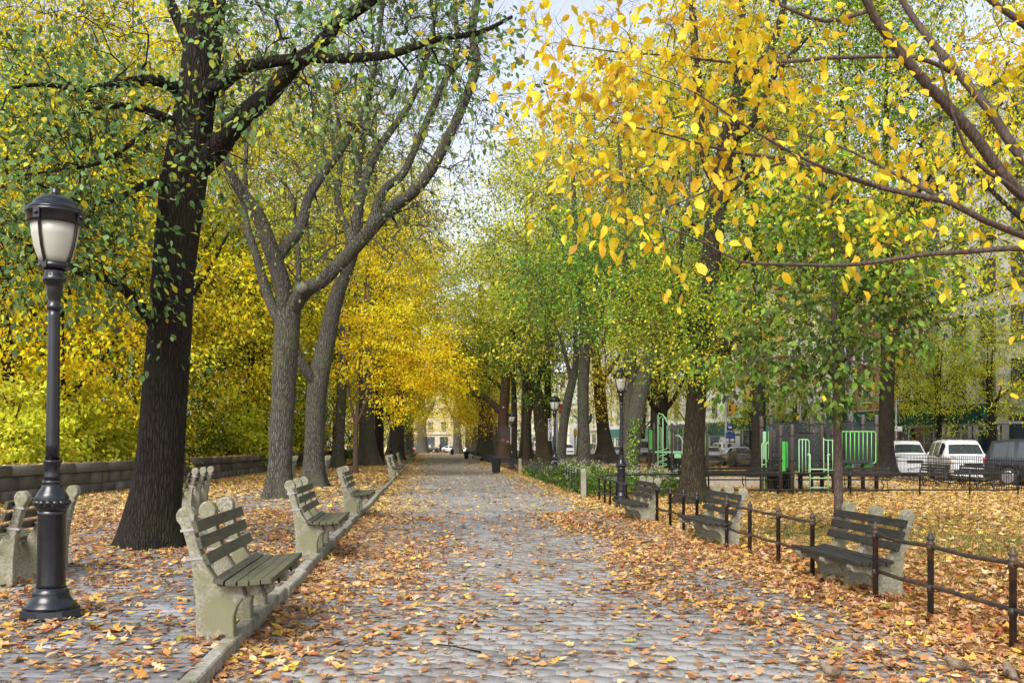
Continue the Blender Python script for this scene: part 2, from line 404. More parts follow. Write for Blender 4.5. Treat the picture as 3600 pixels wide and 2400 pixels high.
# ---------- fallen leaves ----------
def leaf_tpl(kind):
    if kind == 'lobed':
        pol = []
        tips = [(-.02, 0), (.0, .36), (.36, .16), (.52, .52), (.62, .15), (1, 0)]
        r = tips + [(x, -y) for (x, y) in reversed(tips[1:-1])]
        v = [(x, y, 0) for x, y in r] + [(.38, 0, 0)]; n = len(r)
        return np.array(v), np.array([(i, (i + 1) % n, n) for i in range(n)])
    if kind == 'oak':
        r = [(0, .02), (.14, .17), (.22, .07), (.36, .3), (.45, .1), (.6, .3), (.7, .09), (.84, .17), (1, 0)]
        r = r + [(x, -y) for (x, y) in reversed(r[:-1])]
        v = [(x, y, 0) for x, y in r]; n = len(r); m = n - 1
        F = []; i, j = 0, n - 1
        while i + 1 < j:
            F.append((i, j, i + 1)); 
            if i + 1 < j - 1: F.append((i + 1, j, j - 1))
            i += 1; j -= 1
        return np.array(v), np.array(F)
    if kind == 'ovate':
        v = [(0, 0, 0), (.22, .24, .03), (.58, .27, .03), (1, 0, -.1), (.58, -.27, .03), (.22, -.24, .03), (.3, 0, -.02), (.65, 0, -.04)]
        return np.array(v), np.array([(0, 6, 1), (1, 6, 7), (1, 7, 2), (2, 7, 3), (0, 5, 6), (5, 7, 6), (5, 4, 7), (4, 3, 7)])
    return np.array([(0, 0, 0), (.45, .3, .05), (1, 0, -.06), (.45, -.3, .05)]), np.array([(0, 3, 2, 1)])
TPL = {k: leaf_tpl(k) for k in ('lobed', 'oak', 'ovate', 'quad')}
def unit(a): return a / np.maximum(np.linalg.norm(a, axis=-1, keepdims=True), 1e-9)
def leaf_verts(P, A, N, S, kind, rg, curl=.25):
    t, F = TPL[kind]; n = len(P)
    A = unit(A); N = unit(N - A * (N * A).sum(1, keepdims=True)); B = np.cross(N, A)
    c1 = rg.normal(0, curl, (n, 1)); c2 = rg.normal(0, curl, (n, 1)); w = 1 + rg.normal(0, .12, (n, 1))
    ta, tb, tc = t[:, 0][None], t[:, 1][None] * w, t[:, 2][None]
    cz = tc + c1 * tb * tb * 2.2 + c2 * (ta - .45) ** 2 * 1.3
    V = P[:, None] + S[:, None, None] * ((ta - (.5 if curl > .3 else 0))[..., None] * A[:, None] + tb[..., None] * B[:, None] + cz[..., None] * N[:, None])
    k = len(t); Fa = (np.arange(n)[:, None, None] * k + F[None]).reshape(-1, F.shape[1])
    return V.reshape(-1, 3), Fa, k
def pick_colors(n, pal, rg, jit=.12, idx=None):
    w = np.array([p[1] for p in pal], float); w /= w.sum(); c = np.array([p[0] for p in pal])
    i = rg.choice(len(pal), n, p=w) if idx is None else idx
    return (c[i] * (1 + rg.normal(0, jit, (n, 1))) * (1 + rg.normal(0, .04, (n, 3)))).clip(.003, .95)
LIT = [((.40, .20, .085), 5), ((.50, .29, .13), 5), ((.28, .12, .05), 3), ((.52, .24, .05), 2.2), ((.62, .40, .07), 2.4), ((.55, .38, .2), 4), ((.18, .08, .04), 1.5), ((.3, .3, .07), .5), ((.42, .11, .04), .7)]
LITY = [((.64, .44, .07), 2.6), ((.50, .31, .13), 5), ((.38, .20, .085), 4), ((.55, .30, .06), 1.8), ((.5, .45, .09), 1.2), ((.56, .41, .21), 4)]
def scatter(name, label, xy_lo, xy_hi, n, dens, zf, size, kinds, pal, rgs, tilt=.35, lift=.022, curl=.42):
    rg = np.random.default_rng(rgs); ylo, yhi = xy_lo[1], xy_hi[1]
    y = ylo + (yhi - ylo) * rg.random(n); x = xy_lo[0] + (xy_hi[0] - xy_lo[0]) * rg.random(n)
    keep = (rg.random(n) < dens(x, y)) & (np.abs(x) < .55 * y + 2.0); x, y = x[keep], y[keep]; n = len(x)
    Vs = []; Fs = {}; cs = []; off = 0
    which = rg.choice(len(kinds), n)
    for q, kd in enumerate(kinds):
        s = which == q; m = int(s.sum())
        if not m: continue
        P = np.stack([x[s], y[s], zf(x[s], y[s]) + .004 + lift * rg.random(m) ** 2], 1)
        a = rg.random(m) * 2 * PI; A = np.stack([np.cos(a), np.sin(a), rg.normal(0, tilt * .5, m)], 1)
        N = np.stack([rg.normal(0, tilt, m), rg.normal(0, tilt, m), np.ones(m) * np.where(rg.random(m) < .5, 1, -1)], 1)
        S = size * (.55 + .75 * rg.random(m))
        V, F, k = leaf_verts(P, A, N, S, kd, rg, curl)
        z0 = np.repeat(zf(x[s], y[s]), k); V[:, 2] = np.maximum(V[:, 2], z0 + .003 + .004 * rg.random(len(V)))
        Vs.append(V); Fs.setdefault(F.shape[1], []).append(F + off); off += len(V); cs.append(np.repeat(pick_colors(m, pal, rg, .16), k, 0))
    return tag(np_mesh(name, np.concatenate(Vs), [np.concatenate(f) for f in Fs.values()], M['litter'], col=np.concatenate(cs)), label=label, cat='leaves', kind='stuff')
def d_path(x, y):
    e0 = x - kerb_x(y); e1 = edge_x(y) - x
    n = vnoise(x, y / 1.4, 1.1, 21) * .6 + vnoise(x, y / 2, .45, 22) * .4
    ed = np.exp(-np.maximum(e0, 0) / .55) * 1.25 + np.exp(-np.maximum(e1, 0) / .45) * 1.1
    band = .75 * np.exp(-((e1 - 1.15 - .25 * np.sin(y * .7)) / .38) ** 2) * (y < 22)
    far = np.clip((y - 24) / 20, 0, 1); lane = (1 - .75 * far) * (1 - .55 * np.exp(-((e0 - 2.6) / .9) ** 2))
    return np.where((e0 < .0) | (e1 < -.3), 0, np.clip((.09 + .55 * np.clip(n - .42, 0, 1)) * lane + (ed + band) * (.35 + .9 * n), 0, 1))
def d_terr(x, y):
    e0 = kerb_x(y) - .12 - x; n = vnoise(x, y, 1.2, 31) * .6 + vnoise(x, y, .4, 32) * .4
    return np.where(e0 < 0, 0, np.clip(.26 + 1.1 * np.clip(n - .3, 0, 1) + .55 * (e0 > 4.2) + .25 * np.exp(-((e0 - 1.7) / .5) ** 2), 0, 1))
def d_lawn(x, y):
    e = x - edge_x(y); n = vnoise(x, y, 2.2, 41) * .6 + vnoise(x, y, .6, 42) * .4
    g = np.exp(-((y - 15.5) / 4.) ** 2) * (x > fence_x(y) + 1.2)
    return np.where(e < -.15, 0, np.clip(1.0 - 1.7 * g * np.clip(n + .2, 0, 1), .07, 1) * np.clip((n + .55), .3, 1))
zp = lambda x, y: np.zeros_like(x) + .004
zt = lambda x, y: np.zeros_like(x) + TZ + .004
zl = lambda x, y: np.zeros_like(x) - .024
K3 = ['lobed', 'oak', 'ovate']
scatter('path_leaves', 'brown and yellow fallen leaves strewn over the paved path', (-4, 5.2), (4.2, 22), 62000, d_path, zp, .088, K3, LIT, 51)
scatter('leaf_fragments', 'crumbled brown leaf scraps over the near part of the path', (-4, 5.2), (4.2, 16), 42000, lambda x, y: np.clip(d_path(x, y) * .9 + .1, 0, 1), zp, .036, ['quad', 'oak'], LIT[:3] + LIT[6:7], 71, .3, .006)
scatter('path_leaves', 'drifts of fallen leaves along the middle stretch of the path', (-8, 22), (3.2, 60), 70000, d_path, zp, .105, ['quad', 'lobed'], LITY, 52)
scatter('path_leaves', 'thin scatter of leaves over the far end of the path', (-16, 60), (0, 166), 60000, d_path, zp, .2, ['quad'], LITY, 53)
scatter('terrace_leaves', 'fallen leaves on the rough stone setts beside the kerb', (-14, 5.2), (-1.7, 22), 52000, d_terr, zt, .09, K3, LIT, 54)
scatter('terrace_leaves', 'fallen leaves lying thick below the stone wall', (-15, 22), (-3.2, 70), 60000, d_terr, zt, .125, ['quad', 'lobed'], LITY, 55)
scatter('terrace_leaves', 'distant leaf carpet under the trees beyond the benches', (-20, 70), (-7, 150), 26000, d_terr, zt, .2, ['quad'], LITY, 56)
scatter('lawn_leaves', 'deep brown leaf litter around the right hand bench and rail', (1.5, 5.2), (14, 15), 52000, d_lawn, zl, .098, K3, LIT, 57, .5, .05)
scatter('lawn_leaves', 'golden leaf litter across the lawn in front of the playground', (1.2, 15), (19, 36), 70000, d_lawn, zl, .108, ['quad', 'lobed'], LITY, 58, .45, .04)
scatter('lawn_leaves', 'leaf litter around the playground and far tree trunks', (-8, 36), (24, 150), 60000, d_lawn, zl, .22, ['quad'], LITY, 59)
# wall top leaves
def d_wall(x, y): w = np.interp(y, [p[1] for p in wallp], [p[0] for p in wallp]); return ((x < w + .03) & (x > w - .5)) * .8
scatter('wall_leaves', 'yellow leaves caught along the top of the stone wall', (-18, 10), (-12, 90), 16000, d_wall, lambda x, y: np.zeros_like(x) + 1.02, .12, ['quad', 'lobed'], LITY, 60)
# grass of the lawn
def grass():
    rg = np.random.default_rng(61); n = 240000
    y = 8 + 30 * rg.random(n) ** 1.0; x = 2 + 18 * rg.random(n); nn = vnoise(x, y, 2.2, 41) * .6 + vnoise(x, y, .6, 42) * .4
    g = .2 + 1.2 * np.exp(-((y - 15.5) / 4.5) ** 2)
    k = (rg.random(n) < np.clip(nn - .2, 0, 1) * g * 1.3) & (x > fence_x(y) + .75) & (np.abs(x) < .55 * y + 1.5); x, y = x[k], y[k]; n = len(x)
    h = .035 + .05 * rg.random(n); a = rg.random(n) * 2 * PI; w = .006 + .004 * rg.random(n); ln = rg.normal(0, .03, (n, 2))
    V = np.zeros((n, 3, 3)); V[:, :, 0] = x[:, None]; V[:, :, 1] = y[:, None]; V[:, :, 2] = -.03
    V[:, 0, 0] -= np.cos(a) * w; V[:, 0, 1] -= np.sin(a) * w; V[:, 1, 0] += np.cos(a) * w; V[:, 1, 1] += np.sin(a) * w
    V[:, 2, 0] += ln[:, 0]; V[:, 2, 1] += ln[:, 1]; V[:, 2, 2] += h
    c = pick_colors(n, [((.12, .16, .035), 3), ((.2, .22, .05), 3), ((.3, .28, .09), 1.5), ((.09, .12, .03), 2)], rg)
    tag(np_mesh('grass', V.reshape(-1, 3), np.arange(n * 3).reshape(-1, 3), M['leaf'], col=np.repeat(c, 3, 0)), 'patchy green grass showing through the leaves on the lawn', 'grass', kind='stuff')
grass()
# ======================= benches, lamps, fences, bins, birds, person =======================
M['lamp_glass'] = mat_plain('frosted_glass', (.50, .50, .43), .22, 0, .5)
_m, _nt, _b = new_mat('lamp_glass'); _b.inputs['Base Color'].default_value = (.62, .62, .55, 1); _b.inputs['Roughness'].default_value = .3
_b.inputs['Transmission Weight'].default_value = .35; _b.inputs['Specular IOR Level'].default_value = .6; M['lamp_glass'] = _m
BENCH_PROFILE = [(0, 0), (.28, 0), (.277, .17), (.295, .245), (.335, .305), (.40, .335), (.47, .345), (.53, .345), (.565, .37), (.575, .405), (.555, .435), (.52, .445), (.47, .425),
                 (.17, .41), (.145, .46), (.08, .56), (.035, .66), (.0, .78), (-.025, .87), (-.012, .905), (-.012, .95), (-.035, .995), (-.08, 1.012), (-.125, .995), (-.148, .955), (-.148, .91), (-.118, .87),
                 (-.085, .78), (-.055, .66), (-.03, .54), (-.006, .28)]
def arc_profile():
    return BENCH_PROFILE
def make_bench(slat_mat):
    t = thing('park_bench', 'concrete bench with slats', 'bench')
    for y in (-.72, 0, .72):
        b = MB(); b.prism(arc_profile(), y - .062, y + .062); s = b.build('support', M['concrete'], t, .012)
        for (x0, z0, x1, z1) in ((-.105, .83, .02, .845), (-.06, .615, .07, .628)):
            ang = math.atan2(z1 - z0, x1 - x0); b = MB()
            b.box(((x0+x1)/2, y, (z0+z1)/2), (x1 - x0 + .02, .132, .02), (0, -ang, 0)); b.build('strap', M['strap'], s)
        for x in (.36, .5):
            b = MB(); b.box((x, y - .085, .385), (.02, .03, .1), (0, -.25, 0)); b.build('brace', M['iron_rust'], s)
    for (x, z, a) in ((.005, .865, .27), (.035, .745, .3), (.083, .622, .42)):
        b = MB(); b.box((x + .014, 0, z), (.036, 1.78, .088), (0, -a, 0)); b.build('back_slat', slat_mat, t, .005)
    for (x, z, a) in ((.185, .447, .25), (.275, .43, .06), (.365, .43, 0), (.452, .437, -.03), (.537, .445, -.06)):
        b = MB(); b.box((x, 0, z + .012), (.078, 1.78, .038), (0, a, 0)); b.build('seat_slat', slat_mat, t, .005)
    return t
bench = make_bench(M['slat']); bench_dark = make_bench(M['slat_dark'])
_used = set()
def place_bench(proto, x, y, rz, z, label, group, sc_=1.):
    if id(proto) in _used: return dup(proto, (x, y, z), rz, label, group, sc_)
    _used.add(id(proto)); proto.location = (x, y, z); proto.rotation_euler = (0, 0, rz); proto['label'] = label; proto['group'] = group; proto.scale = (sc_,)*3; return proto
TA = math.atan(.0875)
GL, GW, GR = 'concrete and slat benches along the left kerb', 'benches facing the stone wall', 'benches along the right hand rail'
for y, l in ((8.05, 'mossy slat bench on the kerb in front of the big dark trunk'), (13.55, 'second grey slat bench along the kerb, beside the forked grey tree'),
             (20.9, 'third kerb bench, in front of the slanting grey trunks'), (44, 'kerb bench with pale slats just past the slim vase shaped tree'), (48.6, 'kerb bench directly behind the one past the slim tree'),
             (59, 'low dark kerb bench before the far left lamps'), (91, 'distant kerb bench below the far left lamps'), (98, 'distant kerb bench next in line past the far lamps'), (122, 'last tiny bench along the left kerb near the end of the path')):
    place_bench(bench, kerb_x(y) - .32, y, TA, TZ - .01, l, GL)
for x, y, l in ((-5.22, 10.75, 'bench turned to the wall, right behind the nearest black lamp post'), (-6.75, 20.9, 'bench turned to the wall, half hidden behind the big dark trunk'),
                (-8.55, 44.5, 'bench turned to the wall, seen between two grey trunks'), (-9.75, 43., 'bench turned to the wall, mostly hidden by the forked grey tree'), (-12.2, 66, 'dark bench seat by the wall beside the huge fluted trunk')):
    place_bench(bench, x, y, PI + TA, TZ - .02, l, GW)
for x, y, l in ((3.97, 10.75, 'dark slat bench on leaves by the iron rail, in front of the young tree'), (3.46, 15.75, 'second dark slat bench in a gap of the iron rail'), (2.83, 20.4, 'third slat bench on the right, in front of the tall lamp')):
    place_bench(bench_dark, x, y, PI + TA, -.10, l, GR, .97)

def make_lamp(z0=0.):
    t = thing('street_lamp', 'black lamp', 'lamp post')
    b = MB(); b.lathe([(.255, 0), (.26, .03), (.25, .085), (.235, .095)], n=8, smooth=False)
    b.lathe([(.225, .095), (.215, .12), (.18, .15), (.155, .19), (.148, .22), (.15, .235), (.132, .25), (.126, .27)], n=32)
    b.lathe([(.122, .27), (.118, .3), (.112, .9), (.118, .93)], n=32, flute=(.31, .89, .07))
    b.lathe([(.118, .93), (.135, .955), (.14, .99), (.13, 1.02), (.138, 1.045), (.115, 1.085), (.085, 1.13), (.075, 1.16), (.08, 1.17), (.08, 1.185), (.07, 1.195)], n=32)
    for k in range(14):   # wreath of leaves round the neck
        a = 2 * PI * k / 14; b.sphere((.122 * math.cos(a), .122 * math.sin(a), 1.0), (.035, .035, .03), 8, 5)
    b.build('base', M['lamp'], t)
    b = MB(); b.lathe([(.07, 1.195), (.062, 1.23), (.062, 1.3), (.072, 1.34), (.085, 1.355), (.075, 1.365), (.06, 1.37)], n=24, flute=(1.2, 1.33, .1))
    b.lathe([(.058, 1.37), (.056, 1.5), (.048, 2.6), (.048, 2.66)], n=24, flute=(1.4, 2.62, .07))
    b.lathe([(.048, 2.66), (.058, 2.67), (.061, 2.685), (.058, 2.7), (.05, 2.71), (.05, 2.74), (.06, 2.78), (.066, 2.85), (.07, 2.89), (.092, 2.9), (.098, 2.92), (.094, 2.945), (.085, 2.955), (.085, 2.97), (.075, 2.985), (.092, 3.01)], n=28)
    b.build('shaft', M['lamp'], t)
    b = MB(); prof = [(.112, 3.06), (.14, 3.12), (.166, 3.2), (.187, 3.3), (.198, 3.4)]
    b.lathe(prof, n=32); b.build('globe', M['lamp_glass'], t)
    b = MB(); b.lathe([(.1, 3.01), (.128, 3.015), (.133, 3.035), (.13, 3.062), (.115, 3.066)], n=32)
    b.lathe([(.205, 3.395), (.225, 3.4), (.232, 3.415), (.232, 3.475), (.243, 3.48), (.246, 3.5), (.235, 3.508), (.2, 3.51)], n=40, flute=(3.42, 3.47, .02))
    for k in range(4):
        a = PI / 4 + k * PI / 2 + .6; ca, sa = math.cos(a), math.sin(a)
        b.tube([(ca * (r + .012), sa * (r + .012), z) for r, z in [(.118, 3.05)] + prof[1:] + [(.235, 3.46)]], .013, 6)
        b.box((.236 * ca, .236 * sa, 3.45), (.03, .06, .085), (0, 0, a)); b.sphere((.252 * ca, .252 * sa, 3.45), (.02, .02, .02), 8, 5)
        b.box((.13 * ca, .13 * sa, 3.04), (.024, .045, .055), (0, 0, a))
    b.build('lantern_frame', M['lamp'], t)
    b = MB(); b.lathe([(.235, 3.508), (.222, 3.53), (.195, 3.553), (.185, 3.56), (.18, 3.575), (.16, 3.6), (.125, 3.625), (.08, 3.645), (.045, 3.652), (.04, 3.66)], n=40); b.build('roof', M['lamp_roof'], t)
    b = MB(); b.lathe([(.034, 3.655), (.036, 3.675), (.03, 3.68), (.034, 3.7), (.028, 3.705)], n=16); b.build('finial', M['lamp'], t)
    return t
lamp = make_lamp(); GLAMP = 'black cast iron lamp posts'
lamp.location = (-3.925, 8.23, TZ - .01); lamp.rotation_euler = (0, .011, 0); lamp.scale = (.98, .98, .985); lamp['group'] = GLAMP; lamp['label'] = 'tall black lamp post on the stone setts before the wall facing bench'
for x, y, z, l in ((3.03, 26.8, 0, 'black lamp post between the third bench and the flower bed'), (1.83, 41.5, 0, 'black lamp post with a narrow upright black sign'), (0., 63., 0, 'black lamp post carrying a dark hanging banner'),
                (-9.75, 78, TZ, 'far left lamp post beside the black slender trunk, under yellow leaves'), (-14.1, 120, TZ, 'farther left lamp post, second in the distance'), (-15.5, 140, TZ, 'third distant lamp post on the left, short and dark'),
                (-19., 199, 0, 'tiny lamp post standing before the pale thick trunk at the end'), (-4.4, 150, 0, 'tiny lamp post by the far trees on the right of the path end')):
    dup(lamp, (x, y, z - .01), random.uniform(0, 1), l, GLAMP, 1.)

def text_mesh(name, body, size, mat, parent, loc, rot, ext=.002):
    cu = bpy.data.curves.new(name, 'FONT'); cu.body = body; cu.size = size; cu.extrude = ext; cu.align_x = 'CENTER'; cu.align_y = 'CENTER'
    o = bpy.data.objects.new(name, cu); COL.objects.link(o)
    dg = bpy.context.evaluated_depsgraph_get(); me = bpy.data.meshes.new_from_object(o.evaluated_get(dg)); me.name = name
    bpy.data.objects.remove(o); me.materials.clear(); me.materials.append(mat)
    n = bpy.data.objects.new(name, me); link(n, parent); n.location = loc; n.rotation_euler = rot; return n
M['white'] = mat_plain('white_paint', (.78, .78, .78), .5); M['black'] = mat_plain('black_paint', (.015, .015, .016), .5)
M['orange'] = mat_plain('orange_print', (.65, .13, .02), .5); M['red'] = mat_plain('red_print', (.6, .04, .08), .5); M['blue'] = mat_plain('blue_print', (.03, .07, .38), .5)
# upright street sign on the third lamp
t = thing('street_sign', 'narrow upright black sign with white border and lettering on the second right lamp', 'sign', (1.83 - .2, 41.4, 2.2))
b = MB(); b.box((0, 0, 0), (.17, .012, .95)); b.build('plate', M['black'], t)
b = MB()
for x in (-.077, .077): b.box((x, -.009, 0), (.01, .004, .93))
for z in (-.46, .46): b.box((0, -.009, z), (.144, .004, .01))
b.build('border', M['white'], t)
b = MB(); rs = random.Random(4)
for x, z0, z1 in ((-.035, -.38, .34), (.035, -.1, .38)):
    z = z0
    while z < z1: b.box((x, -.009, z), (.05 * rs.uniform(.6, 1), .004, .014)); b.box((x + rs.choice((-.02, .02)), -.009, z + .017), (.012, .004, .03)); z += rs.choice((.045, .045, .045, .075))
b.build('lettering', M['white'], t)
b = MB(); b.box((.1, 0, .3), (.1, .02, .02)); b.box((.1, 0, -.3), (.1, .02, .02)); b.build('bracket', M['iron'], t)
# dark banner on the fourth lamp
t = thing('banner', 'dark hanging banner with a small orange emblem on the lamp by the bin', 'banner', (-.42, 62.95, 0))
b = MB(); b.box((0, 0, 2.15), (.66, .012, 1.12)); b.build('cloth', mat_noise('banner_print', (.012, .013, .012), (.03, .026, .022), 3, .7, 0, c3=(.05, .025, .018), s3=2.5), t)
b = MB()
for z in (2.73, 1.57): b.tube([(-.36, 0, z), (.42, 0, z)], .018, 6)
b.build('banner_arm', M['iron'], t)
b = MB(); b.prism([(.1, 1.72), (.2, 1.72), (.21, 1.78), (.15, 1.84), (.09, 1.78)], -.012, -.008); b.build('emblem', M['orange'], t)
b = MB(); b.box((-.17, -.009, 1.86), (.22, .004, .14)); b.build('printed_block', mat_plain('brick_print', (.13, .05, .035), .7), t)
b = MB(); b.box((.345, 0, 2.15), (.02, .02, 1.12)); b.build('edge_strip', M['white'], t)

# ---- pipe rail fence along the right verge ----
def finial_post(b, x, y, z0, h, r=.028):
    b.lathe([(r, z0), (r, z0 + h - .13), (r * 1.35, z0 + h - .125), (r * 1.35, z0 + h - .1), (r * .8, z0 + h - .095), (r * 1.25, z0 + h - .075), (r * 1.3, z0 + h - .06), (r * .85, z0 + h - .045), (r * .4, z0 + h - .015), (.004, z0 + h)], (x, y, 0), 12)
    b.lathe([(r * 1.3, z0 + h * .82 - .03), (r * 1.3, z0 + h * .82 + .03)], (x, y, 0), 12); b.lathe([(r * 1.25, z0 + h * .36 - .03), (r * 1.25, z0 + h * .36 + .03)], (x, y, 0), 12)
def rail_fence(name, label, pts, h, rails, mat, group=None, rusty=(), z0=-.03, r=.028, plain=False, rr=.02):
    cx, cy = pts[0]; t = thing(name, label, 'fence', (cx, cy, 0), 0, group)
    L = [(p[0] - cx, p[1] - cy) for p in pts]
    for i, p in enumerate(L):
        b = MB()
        if plain: b.box((p[0], p[1], z0 + h / 2), (r * 2, r * 2, h)); b.lathe([(r * 1.3, z0 + h), (r * 1.3, z0 + h + .03), (r * .5, z0 + h + .06), (.003, z0 + h + .08)], (p[0], p[1], 0), 10)
        else: finial_post(b, p[0], p[1], z0, h, r)
        o = b.build('post', M['iron_rust'] if i in rusty else mat, t)
        if i in rusty: o['label'] = 'rusty brown post'
    for z in rails:
        b = MB(); P = []
        for i, p in enumerate(L):
            P.append((p[0], p[1], z))
            if i + 1 < len(L) and not plain: q = L[i+1]; P.append(((p[0]+q[0])/2 + random.uniform(-.01, .01), (p[1]+q[1])/2, z - random.uniform(0, .02)))
        b.tube(P, rr, 8); b.build('rail', mat, t)
    return t
GF = 'iron pipe rails along the right verge'; IR = M['iron_rust']; FX = lambda y: (fence_x(y), y)
rail_fence('rail_fence', 'iron pipe rail running out of frame beside the nearest dark bench', [FX(y) for y in (4.4, 5.9, 7.5, 8.75, 9.85)], .80, (.635, .275), IR, GF)
rail_fence('rail_fence', 'iron pipe rail between the two dark benches, with one rust brown post', [FX(y) for y in (11.5, 12.65, 13.8, 14.9)], .79, (.635, .275), IR, GF, rusty=(1,))
rail_fence('rail_fence', 'iron pipe rail in front of the brown trunk, between second and third bench', [FX(y) for y in (16.6, 17.5, 18.5, 19.6)], .79, (.635, .275), M['iron'], GF)
rail_fence('rail_fence', 'black rail between the third bench and the fence corner', [FX(y) for y in (21.4, 22.8, 24., 24.9, 25.7)], .79, (.635, .275), M['iron'], GF)
rail_fence('rail_fence', 'long black rail crossing the lawn in front of the playground benches', [(2.45, 27.2), (3.9, 28.4), (6.1, 30), (8.25, 30), (10.5, 30), (12.65, 30), (14.2, 30), (15.8, 30.2)], .78, (.68, .16), M['iron'], None, z0=-.03, r=.026, rr=.024)
rail_fence('rail_fence', 'thin black rail between the far lawn and the street trees', [(x, 62 + .2 * x) for x in (3, 6, 9, 12, 14.6)], .95, (.85, .5, .15), M['iron'], None, plain=True, r=.02, rr=.012)
# low bed fence with closely set pickets
def picket_run(label, pts, n, h, name='picket_fence', z0=-.03, r=.02, rails=(.18, .62), mat=None, rr=.014, extra=None):
    mat = mat or M['iron']; cx, cy = pts[0]; t = thing(name, label, 'fence', (cx, cy, 0))
    seg = [math.dist(pts[i], pts[i+1]) for i in range(len(pts)-1)]; tot = sum(seg)
    def at(s):
        for i, l in enumerate(seg):
            if s <= l or i == len(seg) - 1: f = s / l; return (pts[i][0]+(pts[i+1][0]-pts[i][0])*f - cx, pts[i][1]+(pts[i+1][1]-pts[i][1])*f - cy)
            s -= l
    for z in rails:
        b = MB(); b.tube([(p[0]-cx, p[1]-cy, z) for p in pts], rr, 6); b.build('rail', mat, t)
    np_ = min(n, 98)
    proto = None
    def pk(): 
        b = MB(); b.box((0, 0, z0 + h / 2), (r * 2, r * 2, h)); b.lathe([(r * 1.5, z0 + h), (r * 1.5, z0 + h + .02), (r * .7, z0 + h + .03), (r * 1.1, z0 + h + .05), (.003, z0 + h + .1)], (0, 0, 0), 8); return b
    for i in range(np_):
        p = at(tot * i / (n - 1))
        if proto is None: proto = pk().build('picket', mat, t, loc=(p[0], p[1], 0))
        else: o = proto.copy(); link(o, t); o.location = (p[0], p[1], 0)
    if n > 98:
        b = MB()
        for i in range(98, n):
            p = at(tot * i / (n - 1)); b.box((p[0], p[1], z0 + h / 2), (r * 2, r * 2, h))
        o = b.build('pickets', mat, t); o['kind'] = 'stuff'
    return t
picket_run('low black picket fence around the flower bed between two stone posts', [FX(28.8), FX(50)], 34, .72)
picket_run('low black picket fence past the stone post, behind the nearest bin', [FX(51.2), FX(66), FX(90)], 50, .72)
picket_run('distant low picket fence on a stone edge near the far bins', [FX(92), FX(148)], 60, .75)
for (x, y, l) in ((2.1, 28.4, 'weathered square stone post at the near corner of the flower bed'), (.42, 50.6, 'weathered stone post at the far end of the flower bed fence')):
    b = MB(); b.box((0, 0, .4), (.16, .16, .84)); b.box((0, 0, .83), (.13, .13, .06)); tag(b.build('stone_post', M['concrete'], None, .015, (x, y, -.02)), l, 'post', 'stone posts of the flower bed')
b = MB()
for y0, y1 in ((92, 110), (110.3, 130), (130.3, 148)): b.add([(fence_x(y0)-.35, y0, -.02), (fence_x(y1)-.35, y1, -.02), (fence_x(y1)-.35, y1, .32), (fence_x(y0)-.35, y0, .32), (fence_x(y0)+.05, y0, .32), (fence_x(y1)+.05, y1, .32)], [(0, 1, 2, 3), (3, 2, 5, 4)])
tag(b.build('stone_edging', M['concrete']), 'low stone edging under the distant picket fence', 'edging')
# tall street-side picket fence
picket_run('tall black iron picket fence in front of the parked white cars', [(17.3, 27.5), (16.6, 36), (16.45, 44), (15.9, 54)], 190, 1.1, 'iron_fence', -.03, .009, (.12, .86, 1.02), None, .016)
picket_run('short end of tall black picket fence beside the gold sedan', [(15.6, 58), (14.9, 66.5)], 60, 1.1, 'iron_fence', -.03, .012, (.12, .86, 1.02), None, .018)
# low wire hoop fence at the end of the path
rail_fence('wire_fence', 'thin low post and wire fence across the end of the path', [(x, 176) for x in (-20, -17.2, -14, -11, -8.2)], .9, (.8,), M['iron_rust'], None, plain=True, r=.03, rr=.012)

# ---- litter bins ----
def make_bin():
    t = thing('litter_bin', 'bin', 'bin')
    for k in range(30):
        a = 2 * PI * k / 30; b = MB(); ca, sa = math.cos(a), math.sin(a)
        b.tube([(.2 * ca, .2 * sa, .06), (.235 * ca, .235 * sa, .5), (.27 * ca, .27 * sa, .76)], .02, 4, False)
        b.build('slat', M['black'], t)
    b = MB(); b.lathe([(.26, .75), (.295, .75), (.305, .785), (.295, .815), (.25, .81), (.24, .78)], n=28); b.build('rim', M['black'], t)
    b = MB(); b.lathe([(.19, .05), (.255, .74), (.2, .76)], n=24); b.build('liner', mat_plain('bin_liner', (.02, .02, .02), .7), t)
    b = MB(); b.lathe([(.21, .03), (.21, .07)], n=24)
    for k in range(3): b.box((.17 * math.cos(k * 2.1), .17 * math.sin(k * 2.1), .015), (.05, .05, .05))
    b.build('foot', M['black'], t); return t
lb = make_bin(); lb.location = (-.87, 53, 0); lb['label'] = 'black slatted litter bin standing by the low picket fence, nearest of the bins'; lb['group'] = 'litter bins along the path'
dup(lb, (-4.95, 105, 0), .4, 'black litter bin farther along the right edge of the path', 'litter bins along the path', 1.02)
dup(lb, (-9.15, 148, 0), .9, 'most distant litter bin, right of the walking person', 'litter bins along the path', 1.02)

